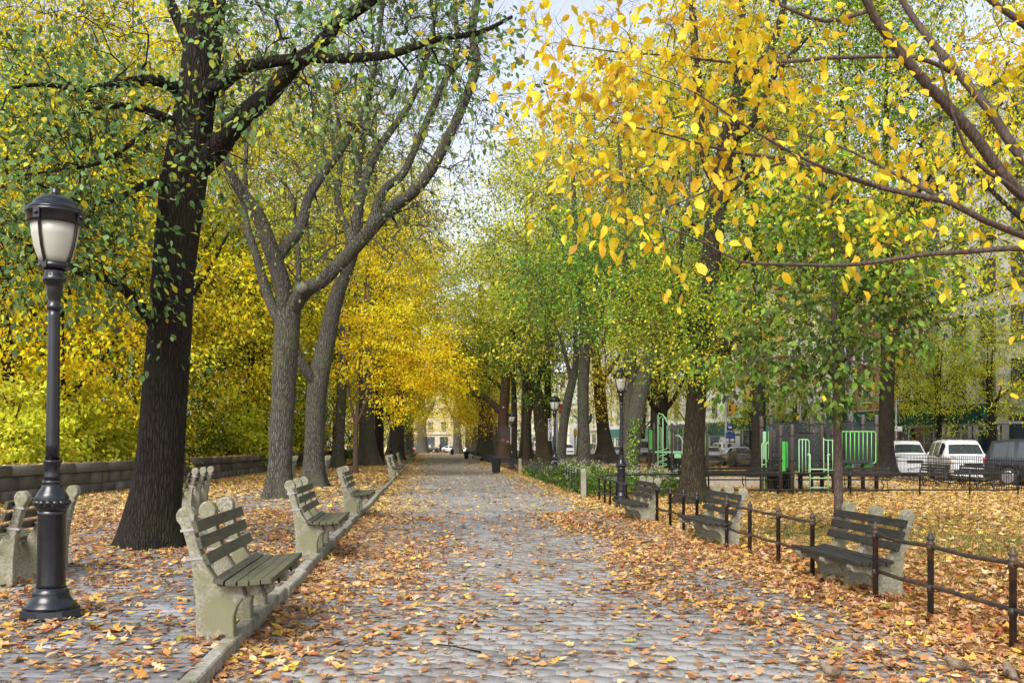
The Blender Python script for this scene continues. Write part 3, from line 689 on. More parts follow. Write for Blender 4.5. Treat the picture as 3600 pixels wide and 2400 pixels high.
# ---- the walker ----
def skin_body(name, verts, edges, mat, parent, sub=2):
    me = bpy.data.meshes.new(name); me.from_pydata([v[:3] for v in verts], edges, []); me.materials.append(mat)
    o = bpy.data.objects.new(name, me); link(o, parent)
    o.modifiers.new('skin', 'SKIN'); sv = me.skin_vertices[0].data
    for i, v in enumerate(verts): sv[i].radius = (v[3], v[4] if len(v) > 4 else v[3]); sv[i].use_root = (i == 0)
    s = o.modifiers.new('sub', 'SUBSURF'); s.levels = sub; s.render_levels = sub
    for p in me.polygons: p.use_smooth = True
    return o
M['skin'] = mat_plain('skin', (.42, .25, .18), .6)
per = thing('person', 'lone person in a dark coat walking away down the path, hands raised to the head', 'person', (-11.75, 159, .004))
V = [(0, 0, .95, .15, .11), (0, .01, 1.15, .15, .11), (0, .01, 1.38, .19, .12), (0, 0, 1.5, .06), (0, .02, 1.62, .085, .1), (0, .02, 1.73, .07, .08),
     (-.2, 0, 1.42, .07), (-.33, .1, 1.4, .055), (-.2, .16, 1.6, .04), (-.13, .12, 1.68, .04), (.2, 0, 1.42, .07), (.33, .1, 1.4, .055), (.2, .16, 1.6, .04), (.13, .12, 1.68, .04),
     (-.1, 0, .85, .1), (-.1, .06, .48, .065), (-.1, -.06, .1, .045), (-.1, .06, .04, .04), (.1, 0, .85, .1), (.11, .16, .5, .065), (.11, .26, .1, .045), (.11, .38, .05, .04)]
skin_body('body', V, [(0,1),(1,2),(2,3),(3,4),(4,5),(2,6),(6,7),(7,8),(8,9),(2,10),(10,11),(11,12),(12,13),(0,14),(14,15),(15,16),(16,17),(0,18),(18,19),(19,20),(20,21)], M['black'], per)
b = MB(); b.sphere((0, .03, 1.68), (.09, .1, .1)); b.build('hair', mat_plain('dark_hair', (.03, .022, .018), .6), per)
for s in (-1, 1):
    b = MB(); b.sphere((s * .11, .13, 1.7), (.03, .03, .045), 8, 6)
    for k in range(4): b.tube([(s * (.1 - .015 * k), .13, 1.73), (s * (.085 - .02 * k), .12, 1.79 - .006 * k)], .009, 5)
    b.tube([(s * .13, .12, 1.7), (s * .12, .09, 1.74)], .01, 5); b.build('hand', M['skin'], per)
b = MB()
for x, y in ((-.1, .1), (.11, .42)): b.sphere((x, y - .03, .045), (.05, .13, .05), 10, 6)
b.build('shoes', M['white'], per)

# ---- sparrows ----
M['sparrow'] = mat_noise('sparrow_feathers', (.09, .06, .04), (.26, .2, .14), 60, .85, .3, .003, stretch=(1, 3, 3)); M['sparrow_dark'] = mat_noise('sparrow_wing', (.045, .028, .018), (.15, .1, .06), 90, .85, .3, .002, stretch=(.4, 2, 2))
M['sparrow_belly'] = mat_plain('sparrow_belly', (.33, .29, .24), .9)
def make_sparrow():
    t = thing('sparrow', 'bird', 'bird')
    b = MB(); P = [(-.075, .036), (-.05, .042), (-.02, .046), (.01, .053), (.033, .066), (.046, .083), (.062, .088), (.074, .084)]
    b.tube([(x, 0, z) for x, z in P], [.012, .021, .03, .033, .029, .022, .02, .009], 14); b.build('body', M['sparrow'], t)
    b = MB(); b.tube([(.07, 0, .085), (.08, 0, .083), (.09, 0, .079)], [.009, .007, .001], 8); b.build('beak', mat_plain('beak', (.1, .08, .06), .5), t)
    for s in (-1, 1):
        b = MB(); b.sphere((0, 0, 0), (.042, .006, .02), 12, 8)
        o = b.build('wing', M['sparrow_dark'], t); o.location = (-.018, s * .029, .055); o.rotation_euler = (s * .3, .35, -s * .08)
        b = MB(); b.sphere((.065, s * .0165, .091), .0035, 8, 6); b.build('eye', M['black'], t)
        b = MB(); b.tube([(.005, s * .013, .028), (.0, s * .014, .012), (.006, s * .014, .002)], .0022, 5)
        for d in (-.25, 0, .25): b.tube([(.006, s * .014, .002), (.022, s * .014 + d * .03, .0015)], .0014, 4)
        b.build('leg', M['orange'] if False else mat_plain('bird_leg', (.2, .12, .08), .6), t)
    b = MB(); b.box((-.105, 0, .036), (.075, .022, .006), (0, -.12, 0)); b.build('tail', M['sparrow_dark'], t, .002)
    b = MB(); b.sphere((.012, 0, .04), (.034, .024, .02), 12, 8); b.build('belly', M['sparrow_belly'], t)
    return t
sp = make_sparrow(); GS = 'sparrows on the path'
def spat(o, px, py, rz): x, y = gp(px, py); o.location = (x, y, .004); o.rotation_euler = (0, 0, rz); o.scale = (1.12,) * 3
spat(sp, 2925, 2392, 2.7); sp['label'] = 'brown sparrow among curled leaves at the bottom edge of the path'; sp['group'] = GS
spat(dup(sp, (0, 0, 0), 0, 'brown sparrow standing on bare grey pavers near the leaf drift', GS), 3365, 2366, 2.95)
spat(dup(sp, (0, 0, 0), 0, 'brown sparrow in the bottom corner beside yellow leaves', GS), 3552, 2396, 1.5)

# a fallen twig on the path
t_ = MB(); x, y = gp(1480, 2262); x2, y2 = gp(1690, 2296); t_.tube([(x, y, .012), ((x+x2)/2 + .02, (y+y2)/2, .02), (x2, y2, .012)], [.003, .006, .009], 6)
tag(t_.build('fallen_twig', M['bark_dark']), 'thin dark fallen twig lying across the middle of the path', 'twig')
# ======================= playground, slatted benches, cars, buildings, street furniture =======================
M['pg_post'] = mat_plain('playground_post', (.075, .058, .052), .45); M['pg_dark'] = mat_plain('playground_panel', (.018, .022, .022), .6)
M['pg_light'] = mat_plain('light_green_pipe', (.34, .62, .33), .4); M['pg_green'] = mat_plain('green_panel', (.06, .42, .06), .45); M['pg_mid'] = mat_plain('green_pipe', (.16, .48, .12), .4)
def perf_panel(b, x0, x1, z0, z1, y, cell=.1, hole=.5, wave=.03):
    """plate with round-ish holes, 12 mm thick"""
    nx = max(1, round((x1-x0)/cell)); nz = max(1, round((z1-z0)/cell)); cx = (x1-x0)/nx; cz = (z1-z0)/nz
    for i in range(nx):
        for j in range(nz):
            ox, oz = x0 + (i+.5)*cx, z0 + (j+.5)*cz; vs = []; fs = []
            for k in range(8):
                a = PI/8 + k*PI/4; sx = max(-1, min(1, math.cos(a)*1.45)); sz = max(-1, min(1, math.sin(a)*1.45))
                vs.append((ox + sx*cx/2, y, oz + sz*cz/2)); vs.append((ox + math.cos(a)*cx*hole/2, y, oz + math.sin(a)*cz*hole/2))
            for k in range(8): m = (k+1) % 8; fs.append((2*k, 2*m, 2*m+1, 2*k+1))
            b.add(vs, fs)
    n = 12; top = [(x0 + (x1-x0)*k/n, z1 + wave*math.sin(k*1.05)) for k in range(n+1)]
    b.prism([(x0, z1 - .01)] + top + [(x1, z1 - .01)], y - .006, y + .006)
def loop_rail(b, x0, x1, z0, z1, y, nb, r=.016, rad=.07):
    P = [(x0, y, z1), (x1 - rad, y, z1), (x1 - rad*.3, y, z1 - rad*.3), (x1, y, z1 - rad), (x1, y, z0 + rad), (x1 - rad*.3, y, z0 + rad*.3), (x1 - rad, y, z0), (x0, y, z0), (x0, y, z1)]
    b.tube(P, r, 7)
    for k in range(1, nb + 1): x = x0 + (x1-x0)*k/(nb+1); b.tube([(x, y, z0), (x, y, z1)], r*.8, 6)
def post(t, x, y, h, r=.068):
    b = MB(); b.lathe([(r, -.03), (r, h - .05), (r*.85, h - .015), (r*.4, h), (.004, h + .004)], (x, y, 0), 16); o = b.build('post', M['pg_post'], t)
    for z in (h - .38, 1.02, .5):
        b = MB(); b.lathe([(r*1.02, z), (r*1.25, z + .008), (r*1.25, z + .05), (r*1.02, z + .058)], (x, y, 0), 16); b.build('clamp', M['black'], o)
def playground_near():
    ox, oy = (2876-1800)/FPX*31, 31.; t = thing('play_structure', 'brown and green playground climbing structure with dark perforated panels, on the right', 'playground', (ox, oy, 0))
    sx = lambda c, y=31.: (2600 + c*.2424 - 1800)/FPX*y - ox
    for c, y, h in ((320, 32.5, 2.5), (457, 31.5, 2.55), (597, 31, 2.18), (762, 30.6, 2.2), (878, 33.6, 2.6), (1040, 33.6, 2.6), (1195, 32.2, 2.6), (1366, 31, 2.2), (1595, 34, 2.6), (1790, 33.4, 2.6), (1985, 31.8, 2.55)):
        post(t, sx(c, y), y - oy, h)
    b = MB(); b.box(((sx(640) + sx(1360))/2, 1.0, .78), (sx(1360)-sx(600), 2.0, .07)); b.box(((sx(1400)+sx(1980))/2, 1.4, 1.0), (sx(1980)-sx(1400), 2.4, .07)); b.box((sx(390, 32), 1.2, 1.05), (.5, .9, .07)); b.build('deck', M['pg_dark'], t)
    b = MB(); perf_panel(b, sx(635, 32.2), sx(1160, 32.2), .82, 1.96, 1.2, .1); b.build('panel', M['pg_dark'], t)
    b = MB(); perf_panel(b, sx(500, 33.5), sx(1010, 33.5), 1.0, 2.34, 2.5, .1); b.build('panel', M['pg_dark'], t)
    b = MB(); perf_panel(b, sx(1080, 33.6), sx(1190, 33.6), 1.0, 2.3, 2.6, .07); perf_panel(b, sx(1240, 33.6), sx(1745, 33.6), .95, 2.36, 2.55, .07); b.build('panel', M['pg_dark'], t)
    b = MB(); perf_panel(b, sx(1810, 33.), sx(1945, 33.), .9, 2.36, 2.0, .07); b.build('panel', M['pg_dark'], t)
    b = MB(); b.box((sx(1680, 33), 1.9, 1.45), (.75, .04, 1.0)); b.build('slide_entry', M['pg_dark'], t, .02)
    b = MB(); loop_rail(b, sx(1500), sx(1925, 31.8), .95, 1.98, .5, 8, .02); b.build('guard_rail', M['pg_mid'], t)
    for c in (1553, 1825):
        b = MB(); x = sx(c, 31.6)
        for dx, dz, r in ((0, .06, .05), (-.055, .02, .05), (.055, .02, .05), (0, 0, .05)): b.lathe([(r, -.02), (r, .02)], (0, 0, 0), 12); 
        b = MB()
        for dx, dz in ((0, .045), (-.06, -.01), (.06, -.01), (0, -.02)): b.sphere((x + dx, .45, .86 + dz), (.055, .02, .05), 12, 8)
        b.build('clover_foot', M['pg_green'], t)
    b = MB(); loop_rail(b, sx(815), sx(960), .66, 1.72, -.35, 2); b.build('hand_rail', M['pg_light'], t)
    b = MB(); loop_rail(b, sx(1360), sx(1170), .75, 1.7, -.35, 2, rad=-.07); b.build('hand_rail', M['pg_light'], t)
    b = MB(); xa, xb = sx(955), sx(1213)
    for x, d in ((xa, -.06), (xb, .06)): b.tube([(x + d, -.42, 1.2), (x + d*.8, -.45, 1.26), (x, -.47, 1.24), (x, -.48, 1.15), (x, -.5, .02)], .022, 8)
    for z in (.2, .5, .78): b.tube([(xa, -.49, z), (xb, -.49, z)], .018, 7)
    b.build('ladder', M['pg_light'], t)
    b = MB(); b.box(((sx(610)+sx(660))/2, -.05, 1.18), (sx(660)-sx(608), .03, .95)); b.box(((sx(700)+sx(728))/2, .2, 1.18), (sx(728)-sx(700), .03, .95)); b.build('side_panel', M['pg_green'], t, .03)
    b = MB(); x0, x1, x2 = sx(290, 32), sx(350, 32), sx(415, 32)
    for x in (x0, x1): b.tube([(x2 if x == x1 else x1 - .02, .75, 1.62), (x + .06, .7, 1.64), (x, .7, 1.56), (x, .65, .02)], .022, 8)
    for z in (.28, .58, .9): b.tube([(x0, .66, z), (x1, .66, z)], .018, 7)
    b.tube([(x2, .75, 1.64), (x2, .75, 1.05), (x1, .75, 1.0)], .02, 7); b.build('ladder', M['pg_light'], t)
    b = MB(); b.box(((sx(325, 32)+sx(365, 32))/2, .85, 1.5), (.11, .03, .98)); b.box((sx(415, 32), .9, 1.5), (.05, .03, .98)); b.build('side_panel', M['pg_light'], t, .03)
    b = MB(); b.box((sx(385, 33), 1.6, 1.95), (.22, .03, .5)); b.build('side_panel', mat_plain('dark_green_panel', (.01, .09, .06), .5), t, .02)
    b = MB(); b.box((sx(560, 33), 1.9, .38), (.9, .5, .7)); b.build('crawl_tunnel', M['pg_dark'], t, .1)
playground_near()
def playground_far():
    Y = 47.; ox = (2385-1800)/FPX*Y; t = thing('play_structure', 'smaller green playground climber with a spiral pole, half hidden by the brown trunk', 'playground', (ox, Y, 0))
    sx = lambda c, y=Y: (2200 + c*.2424 - 1800)/FPX*y - ox
    for c, y, h in ((343, 47.5, 2.5), (410, 46.5, 2.6), (668, 46.5, 2.6), (722, 48.5, 2.55), (793, 48.5, 2.6), (1183, 46.5, 2.5)): post(t, sx(c, y), y - Y, h)
    b = MB(); b.box(((sx(400)+sx(800))/2, .4, 1.2), (sx(800)-sx(400), 1.9, .08)); b.build('deck', M['pg_light'], t)
    b = MB(); b.box((sx(365), .1, 1.8), (.15, .03, .95)); b.build('side_panel', M['pg_green'], t)
    b = MB(); b.box(((sx(680)+sx(775))/2, -.5, 1.03), (sx(775)-sx(680), .03, .22)); b.build('side_panel', M['pg_light'], t)
    b = MB(); xa, xm, xb = sx(440), sx(510), sx(585)
    b.tube([(xa, -.6, -.02), (xa, -.6, 2.95), (xa + .04, -.6, 3.06), (xm, -.6, 3.0), (xb, -.55, 2.55), (xb + .05, -.5, 2.35)], .03, 8)
    b.tube([(sx(475), -.5, 2.5), (sx(455), -.5, 2.75), (sx(480), -.5, 2.88), (xm, -.5, 2.95), (sx(560), -.5, 2.85), (xb, -.5, 2.6), (xb, -.5, 2.3)], .025, 8); b.tube([(xm, -.6, -.02), (xm, -.6, 2.85)], .03, 8)
    b.build('climbing_arch', M['pg_light'], t)
    b = MB(); b.tube([(xa + .22 + .21*math.cos(k*.5), -.6 + .21*math.sin(k*.5), .1 + k*.0205) for k in range(64)], .02, 6); b.build('spiral', M['pg_light'], t)
    b = MB(); loop_rail(b, sx(640), sx(575), 1.4, 2.4, -.45, 3, rad=-.07); loop_rail(b, sx(445), sx(500), 1.4, 2.4, -.4, 2); b.build('guard_rail', M['pg_light'], t)
    b = MB(); b.tube([(sx(690), -.6, 2.0), (sx(735), -.65, 2.0), (sx(765), -.7, 1.9), (sx(800), -.75, 1.6), (sx(803), -.8, .3)], .03, 8); b.build('slide_pole', M['pg_light'], t)
    b = MB(); b.box((sx(815), -.3, .55), (.1, .4, 1.0), (0, .1, 0)); b.build('slide', M['pg_green'], t)
    b = MB(); loop_rail(b, sx(1115), sx(1170), 1.1, 2.1, -.4, 4, .022); b.build('guard_rail', M['pg_mid'], t)
    b = MB(); b.box((sx(740), .8, .5), (.55, .1, .95)); b.box((sx(1140), .3, .45), (.3, .1, .9)); b.build('panel', M['pg_dark'], t)
playground_far()
b = MB(); b.box((0, 0, .15), (5.4, .35, .36)); tag(b.build('low_wall', mat_noise('tan_concrete', (.3, .25, .2), (.42, .36, .29), 6, .9, .2), None, .02, (8.1, 36, 0)), 'low tan concrete wall edging the playground behind the long bench', 'wall')

# ---- black slatted benches with hoop arms ----
def make_hoop_bench(L, arms):
    t = thing('hoop_bench', 'bench', 'bench')
    for k, (x, z, a) in enumerate(((-.02, .80, .2), (.0, .70, .2), (.03, .60, .25))):
        b = MB(); b.box((x, 0, z), (.03, L, .075), (0, -a, 0)); b.build('back_slat', M['slat_dark'], t, .004)
    for x in (.1, .19, .28, .37, .46):
        b = MB(); b.box((x, 0, .44), (.075, L, .032)); b.build('seat_slat', M['slat_dark'], t, .004)
    for i in range(arms):
        y = -L/2 + .08 + (L - .16) * i / (arms - 1); b = MB()
        b.tube([(-.05, y, .86), (.0, y, .7), (.06, y, .5), (.04, y, .3), (-.1, y, .0)], .016, 6)
        b.tube([(.5, y, .44), (.46, y, .28), (.3, y, .3), (.42, y, .12), (.5, y, -.01)], .016, 6)
        b.tube([(.02, y, .64), (.12, y, .70), (.26, y, .66), (.4, y, .62), (.5, y, .66), (.54, y, .60), (.48, y, .5), (.36, y, .46)], .014, 6)
        b.build('arm_frame', M['iron'], t)
    return t
hb = make_hoop_bench(2.9, 3); hb.location = (7.55, 31.2, -.02); hb.rotation_euler = (0, 0, PI/2); hb['label'] = 'long black slat bench seen from behind, left one of the pair before the playground'
GH = 'black slat benches with looped iron arms'; hb['group'] = GH
dup(hb, (10.75, 31.2, -.02), PI/2, 'long black slat bench seen from behind, crossing the young trunk', GH)
dup(hb, (16.0, 36.6, -.02), PI, 'black hoop arm bench by the tall fence in front of the left white car', GH, (1, .85, 1))
dup(hb, (15.95, 39.9, -.02), PI, 'black hoop arm bench in front of the white car with roof rails', GH, (1, .85, 1)).location = (16.2, 33.8, -.02)
dup(hb, (14.6, 52, -.02), PI + .05, 'black hoop arm bench beside the short tall fence end', GH)
for x, y, l in ((5.2, 74, 'long black bench beyond the flower bed, right of the grey trunk'), (9.0, 74.5, 'long black bench behind the leaning trunk'), (1.6, 128, 'far black bench left of the dark vine covered trunk'), (5.6, 129, 'far black bench right of the dark vine covered trunk'), (12.2, 64, 'black bench seen under the climbing arch')):
    dup(hb, (x, y, -.02), PI/2, l, GH, (1, 1.15, 1))

# ---- parked cars ----
M['glass'] = mat_plain('car_glass', (.02, .028, .032), .04, 0, .9); M['tyre'] = mat_plain('tyre', (.014, .014, .014), .85); M['rim'] = mat_plain('wheel_rim', (.42, .42, .43), .3, .8)
M['chrome'] = mat_plain('chrome', (.6, .6, .6), .15, 1.); M['amber'] = mat_plain('amber_lens', (.75, .2, .02), .2); M['lens'] = mat_plain('headlamp_lens', (.7, .72, .72), .08, 0, .8); M['trim'] = mat_plain('black_trim', (.02, .02, .02), .5)
def paint(name, c): return mat_plain(name, c, .22, 0, .5, .6)
PAINT = {'white': paint('white_car_paint', (.72, .73, .74)), 'black': paint('black_car_paint', (.012, .013, .016)), 'silver': paint('silver_car_paint', (.36, .37, .39)), 'gold': paint('gold_car_paint', (.30, .25, .16)),
         'red': paint('red_car_paint', (.35, .015, .03)), 'beige': paint('beige_car_paint', (.42, .40, .36)), 'blue': paint('blue_car_paint', (.03, .05, .2))}
SHAPES = {  # stations: x, half width, belt z, top z, top half width ; x from rear to front
    'suv': ([(-2.3, .78, .95, .98, .7), (-2.24, .88, 1.0, 1.3, .68), (-2.05, .91, 1.02, 1.72, .66), (-1.4, .92, 1.02, 1.80, .67), (-.3, .92, 1.02, 1.81, .68), (.35, .92, 1.02, 1.76, .67), (.62, .92, 1.03, 1.62, .68), (1.12, .92, 1.06, 1.13, .78), (1.5, .91, 1.04, 1.1, .76), (2.1, .88, .98, 1.02, .7), (2.32, .8, .86, .9, .62)],
            [(-1.95, -1.2), (-1.08, -.18), (-.06, .62)], (.6, 1.1), (-2.24, -2.05), 1.46, -1.4, .36),
    'sedan': ([(-2.3, .72, .86, .9, .6), (-2.2, .82, .92, .98, .68), (-1.75, .86, .93, 1.02, .7), (-1.05, .87, .92, 1.36, .58), (-.6, .87, .92, 1.43, .57), (.1, .87, .91, 1.44, .57), (.4, .87, .91, 1.38, .58), (1.05, .87, .93, .99, .72), (1.5, .86, .9, .95, .7), (2.1, .8, .8, .84, .62), (2.3, .7, .68, .72, .55)],
              [(-1.25, -.45), (-.35, .5)], (.4, 1.0), (-1.7, -1.05), 1.32, -1.36, .32),
    'van': ([(-2.5, .85, 1.0, 1.05, .8), (-2.45, .93, 1.05, 1.9, .82), (-2.2, .95, 1.08, 2.1, .82), (-1., .95, 1.08, 2.14, .83), (.6, .95, 1.08, 2.12, .83), (.95, .95, 1.08, 1.95, .8), (1.55, .95, 1.1, 1.2, .8), (2.1, .92, 1.02, 1.08, .74), (2.4, .86, .9, .95, .66)],
            [(-2.2, -1.2), (-1., 0), (.12, .98)], (.95, 1.5), (-2.45, -2.2), 1.5, -1.5, .36)}
def make_car(name, label, shape, col, loc, rz, trim=False, rack=False, detail=True, cat='car', group='cars parked along the street'):
    st, wins, ws, rw, xf, xr, wr = SHAPES[shape]; t = thing(name, label, cat, (loc[0], loc[1], -.022), rz, group)
    xs = [s[0] for s in st]
    def at(x): return [float(np.interp(x, xs, [s[k] for s in st])) for k in range(1, 5)]
    xx = sorted(set(xs + list(np.linspace(xs[0], xs[-1], 34))))
    b = MB(); ring = 14; vs = []; fs = []; zb = .22
    for x in xx:
        w, zbelt, zt_, wt = at(x)
        arch = zb
        for xc in (xf, xr):
            d = abs(x - xc)
            if d < wr + .06: arch = max(arch, math.sqrt(max(0, (wr + .06)**2 - d*d)) + wr - .02)
        crown = .03 if zt_ - zbelt > .2 else .015
        half = [(w*.8, zb), (w*.97, max(zb + .1, arch)), (w, max(.5, arch + .02)), (w, zbelt - .08), (w*.965, zbelt), (wt, zt_ - crown - .03), (wt*.86, zt_ - .004)]
        for (yy, zz) in half: vs.append((x, yy, zz))
        for (yy, zz) in reversed(half): vs.append((x, -yy, zz))
    n = len(xx)
    for i in range(n-1):
        for k in range(ring): m = (k+1) % ring; fs.append((i*ring+k, i*ring+m, (i+1)*ring+m, (i+1)*ring+k))
    fs.append(tuple(range(ring))); fs.append(tuple((n-1)*ring + k for k in reversed(range(ring))))
    b.add(vs, fs, True); o = b.build('body', PAINT[col], t, clean=True)
    e = o.modifiers.new('edges', 'EDGE_SPLIT'); e.split_angle = .75
    if not detail and False: return t
    def side(x, s, f, off=.006):
        w, zbelt, zt_, wt = at(x); y = w*.965 + (wt - w*.965)*f; z = zbelt + (zt_ - .05 - zbelt)*f; return (x, s*(y + off), z)
    for s in (-1, 1):
        for (x0, x1) in wins:
            b = MB(); k = 6; lo = [side(x0 + (x1-x0)*i/k, s, .1) for i in range(k+1)]; hi = [side(x0 + .02 + (x1-x0-.04)*i/k, s, .9) for i in range(k+1)]
            b.add(lo + hi, [(i, i+1, k+2+i, k+1+i) for i in range(k)], True); b.build('window', M['glass'], t)
        b = MB(); b.sphere((ws[0] + .12, s*(at(ws[0])[0] + .12), at(ws[0])[1] + .1), (.06, .12, .09), 10, 8); b.build('wing_mirror', M['trim'] if trim else PAINT[col], t)
        b = MB(); b.box((xs[-1] - .12, s*at(xs[-1] - .1)[0]*.8, at(xs[-1] - .12)[1] - .1), (.12, .3, .16)); b.build('headlight', M['lens'], t, .03)
        b = MB(); b.box((xs[-1] - .2, s*(at(xs[-1] - .2)[0] - .01), at(xs[-1] - .12)[1] - .1), (.1, .06, .14)); b.build('indicator', M['amber'], t, .01)
        b = MB(); b.box((xs[0] + .06, s*at(xs[0] + .06)[0]*.85, at(xs[0] + .05)[1] - .02), (.1, .18, .22)); b.build('tail_light', M['red'], t, .01)
        for xc in (xf, xr):
            b = MB(); w = at(xc)[0]
            b.lathe([(wr*.62, -.1), (wr*.94, -.1), (wr, -.06), (wr, .06), (wr*.94, .1), (wr*.62, .1)], n=24); o = b.build('wheel', M['tyre'], t, loc=(xc, s*(w - .1), wr)); o.rotation_euler = (PI/2, 0, 0)
            b = MB(); b.lathe([(.05, .104), (.06, .104)], n=12)
            for k in range(7): a = 2*PI*k/7; b.box((wr*.36*math.cos(a), wr*.36*math.sin(a), 0), (wr*.5, .05, .21), (0, 0, a))
            b.lathe([(wr*.56, -.103), (wr*.65, -.103), (wr*.65, .103), (wr*.56, .103)], n=24); b.build('rim', M['rim'], o)
    for (xa, xb), nm in ((ws, 'windscreen'), (rw, 'rear_window')):
        if nm == 'windscreen': f0, f1 = xb, xa
        else: f0, f1 = xa, xb
        b = MB(); P = []
        for f in (.08, .92):
            x = f0 + (f1-f0)*f; w, zbelt, zt_, wt = at(x); wf = wt*.93 if f > .5 else wt*.95
            sgn = 1 if nm == 'windscreen' else -1
            for q in (-1, -.5, 0, .5, 1): P.append((x + sgn*(.02 - .03*q*q*0) , wf*q*.96, zt_ + .004 - .025*q*q))
        b.add(P, [(i, i+1, 6+i, 5+i) for i in range(4)], True); b.build(nm, M['glass'], t)
    for bx in (xs[-1] - .03, xs[0] + .03): b = MB(); b.box((bx, 0, .43), (.1, at(bx)[0]*1.95, .2)); b.build('bumper', M['trim'] if trim else PAINT[col], t, .03)
    if False: b.box((xs[0] + .03, 0, .45), (.1, at(xs[0])[0]*1.95, .2)); b.build('bumper', M['trim'] if trim else PAINT[col], t, .03)
    b = MB(); b.box((xs[-1] - .02, 0, at(xs[-1])[1] - .12), (.06, at(xs[-1])[0]*.95, .15)); b.build('grille', M['trim'], t, .01)
    if rack:
        b = MB()
        for s in (-1, 1): b.tube([(-1.7, s*.58, 1.8), (-1.6, s*.58, 1.87), (.1, s*.58, 1.87), (.25, s*.58, 1.78)], .018, 6)
        for x in (-1.3, -.2): b.tube([(x, -.58, 1.87), (x, .58, 1.87)], .016, 6)
        b.build('roof_rack', M['trim'], t)
    return t
hd = -PI/2 + .17       # parked facing the camera side of the street
make_car('parked_car', 'white boxy car with roof rails and dark mirrors behind the tall fence', 'suv', 'white', (19.7, 42.6), -1.76, True, True)
make_car('parked_car', 'white car with white mirror behind the hoop arm benches', 'suv', 'white', (20.3, 50.), -1.75)
make_car('parked_car', 'large black car behind the fence at the right edge', 'suv', 'black', (20.35, 36.2), -.75)
make_car('parked_car', 'gold sedan beside the short end of the tall fence', 'sedan', 'gold', (16.6, 70.5), -1.5)
make_car('parked_car', 'silver car with leaf reflections in its windscreen, left of the gold sedan', 'sedan', 'silver', (16.6, 80), -1.72)
make_car('parked_car', 'beige minivan beside the leaning grey trunk', 'van', 'beige', (12.3, 90), hd - .2)
make_car('parked_car', 'dark car half hidden behind the short tall fence', 'sedan', 'black', (18.3, 70), hd - .1)
make_car('parked_car', 'white car with dark rear window beyond the silver car', 'suv', 'white', (20.5, 95), hd + PI)
make_car('parked_car', 'white car seen between grey trunks and the leaning trunk', 'suv', 'white', (9.2, 100), hd)
make_car('parked_car', 'silver car just left of the tall right lamp shaft', 'sedan', 'silver', (11.2, 104), hd)
make_car('parked_car', 'white van with orange lights between two dark trunks', 'van', 'white', (3.9, 140), hd - .1, cat='van')
make_car('parked_car', 'white car nose between the slanting grey trunk and the grey trunk', 'suv', 'white', (7.0, 125), hd)
make_car('parked_car', 'white car left of the reddish trunk', 'sedan', 'white', (-3.2, 180), hd)
G2 = 'cars beyond the end of the path'
make_car('parked_car', 'dark car with light side glass left of the walker', 'suv', 'black', (-16.4, 191), -.35, group=G2)
make_car('parked_car', 'white car right behind the walker', 'sedan', 'white', (-12.0, 193), -.3, group=G2)
make_car('parked_car', 'dark red car left of the pale thick trunk', 'sedan', 'red', (-21.5, 200), -.2, group=G2)
make_car('parked_car', 'white car behind the spreading trunk at the path end', 'sedan', 'white', (-7.2, 188), -.6, group=G2)
make_car('parked_car', 'white car right of the spreading trunk at the path end', 'suv', 'white', (-4.6, 196), -.9, group=G2)

# ---- buildings across the street ----
def mat_brick(name, c1, c2, mortar, sc_=5.):
    m, nt, b = new_mat(name); tc = nt.nodes.new('ShaderNodeTexCoord'); sp = nt.nodes.new('ShaderNodeSeparateXYZ'); cb = nt.nodes.new('ShaderNodeCombineXYZ')
    nt.links.new(tc.outputs['Object'], sp.inputs[0]); nt.links.new(sp.outputs[0], cb.inputs[0]); nt.links.new(sp.outputs[2], cb.inputs[1])
    br = nt.nodes.new('ShaderNodeTexBrick'); br.inputs['Scale'].default_value = sc_; br.inputs['Color1'].default_value = (*c1, 1); br.inputs['Color2'].default_value = (*c2, 1); br.inputs['Mortar'].default_value = (*mortar, 1)
    br.inputs['Mortar Size'].default_value = .012; nt.links.new(cb.outputs[0], br.inputs['Vector']); nt.links.new(br.outputs['Color'], b.inputs['Base Color']); b.inputs['Roughness'].default_value = .9; return m
M['limestone'] = mat_brick('pale_limestone', (.66, .65, .63), (.58, .57, .55), (.42, .41, .39), 1.); M['brick'] = mat_brick('red_brick', (.30, .12, .085), (.24, .09, .065), (.35, .3, .27), 5.)
M['cream'] = mat_brick('cream_stone', (.62, .56, .44), (.56, .5, .38), (.42, .38, .3), 1.1); M['pane'] = mat_plain('window_pane', (.05, .07, .09), .06, 0, .8); M['frame'] = mat_plain('window_frame', (.06, .06, .065), .5); M['frame_w'] = mat_plain('white_window_frame', (.6, .6, .58), .5)
M['stone_trim'] = mat_noise('stone_trim', (.5, .49, .46), (.64, .63, .6), 3, .85, .2)
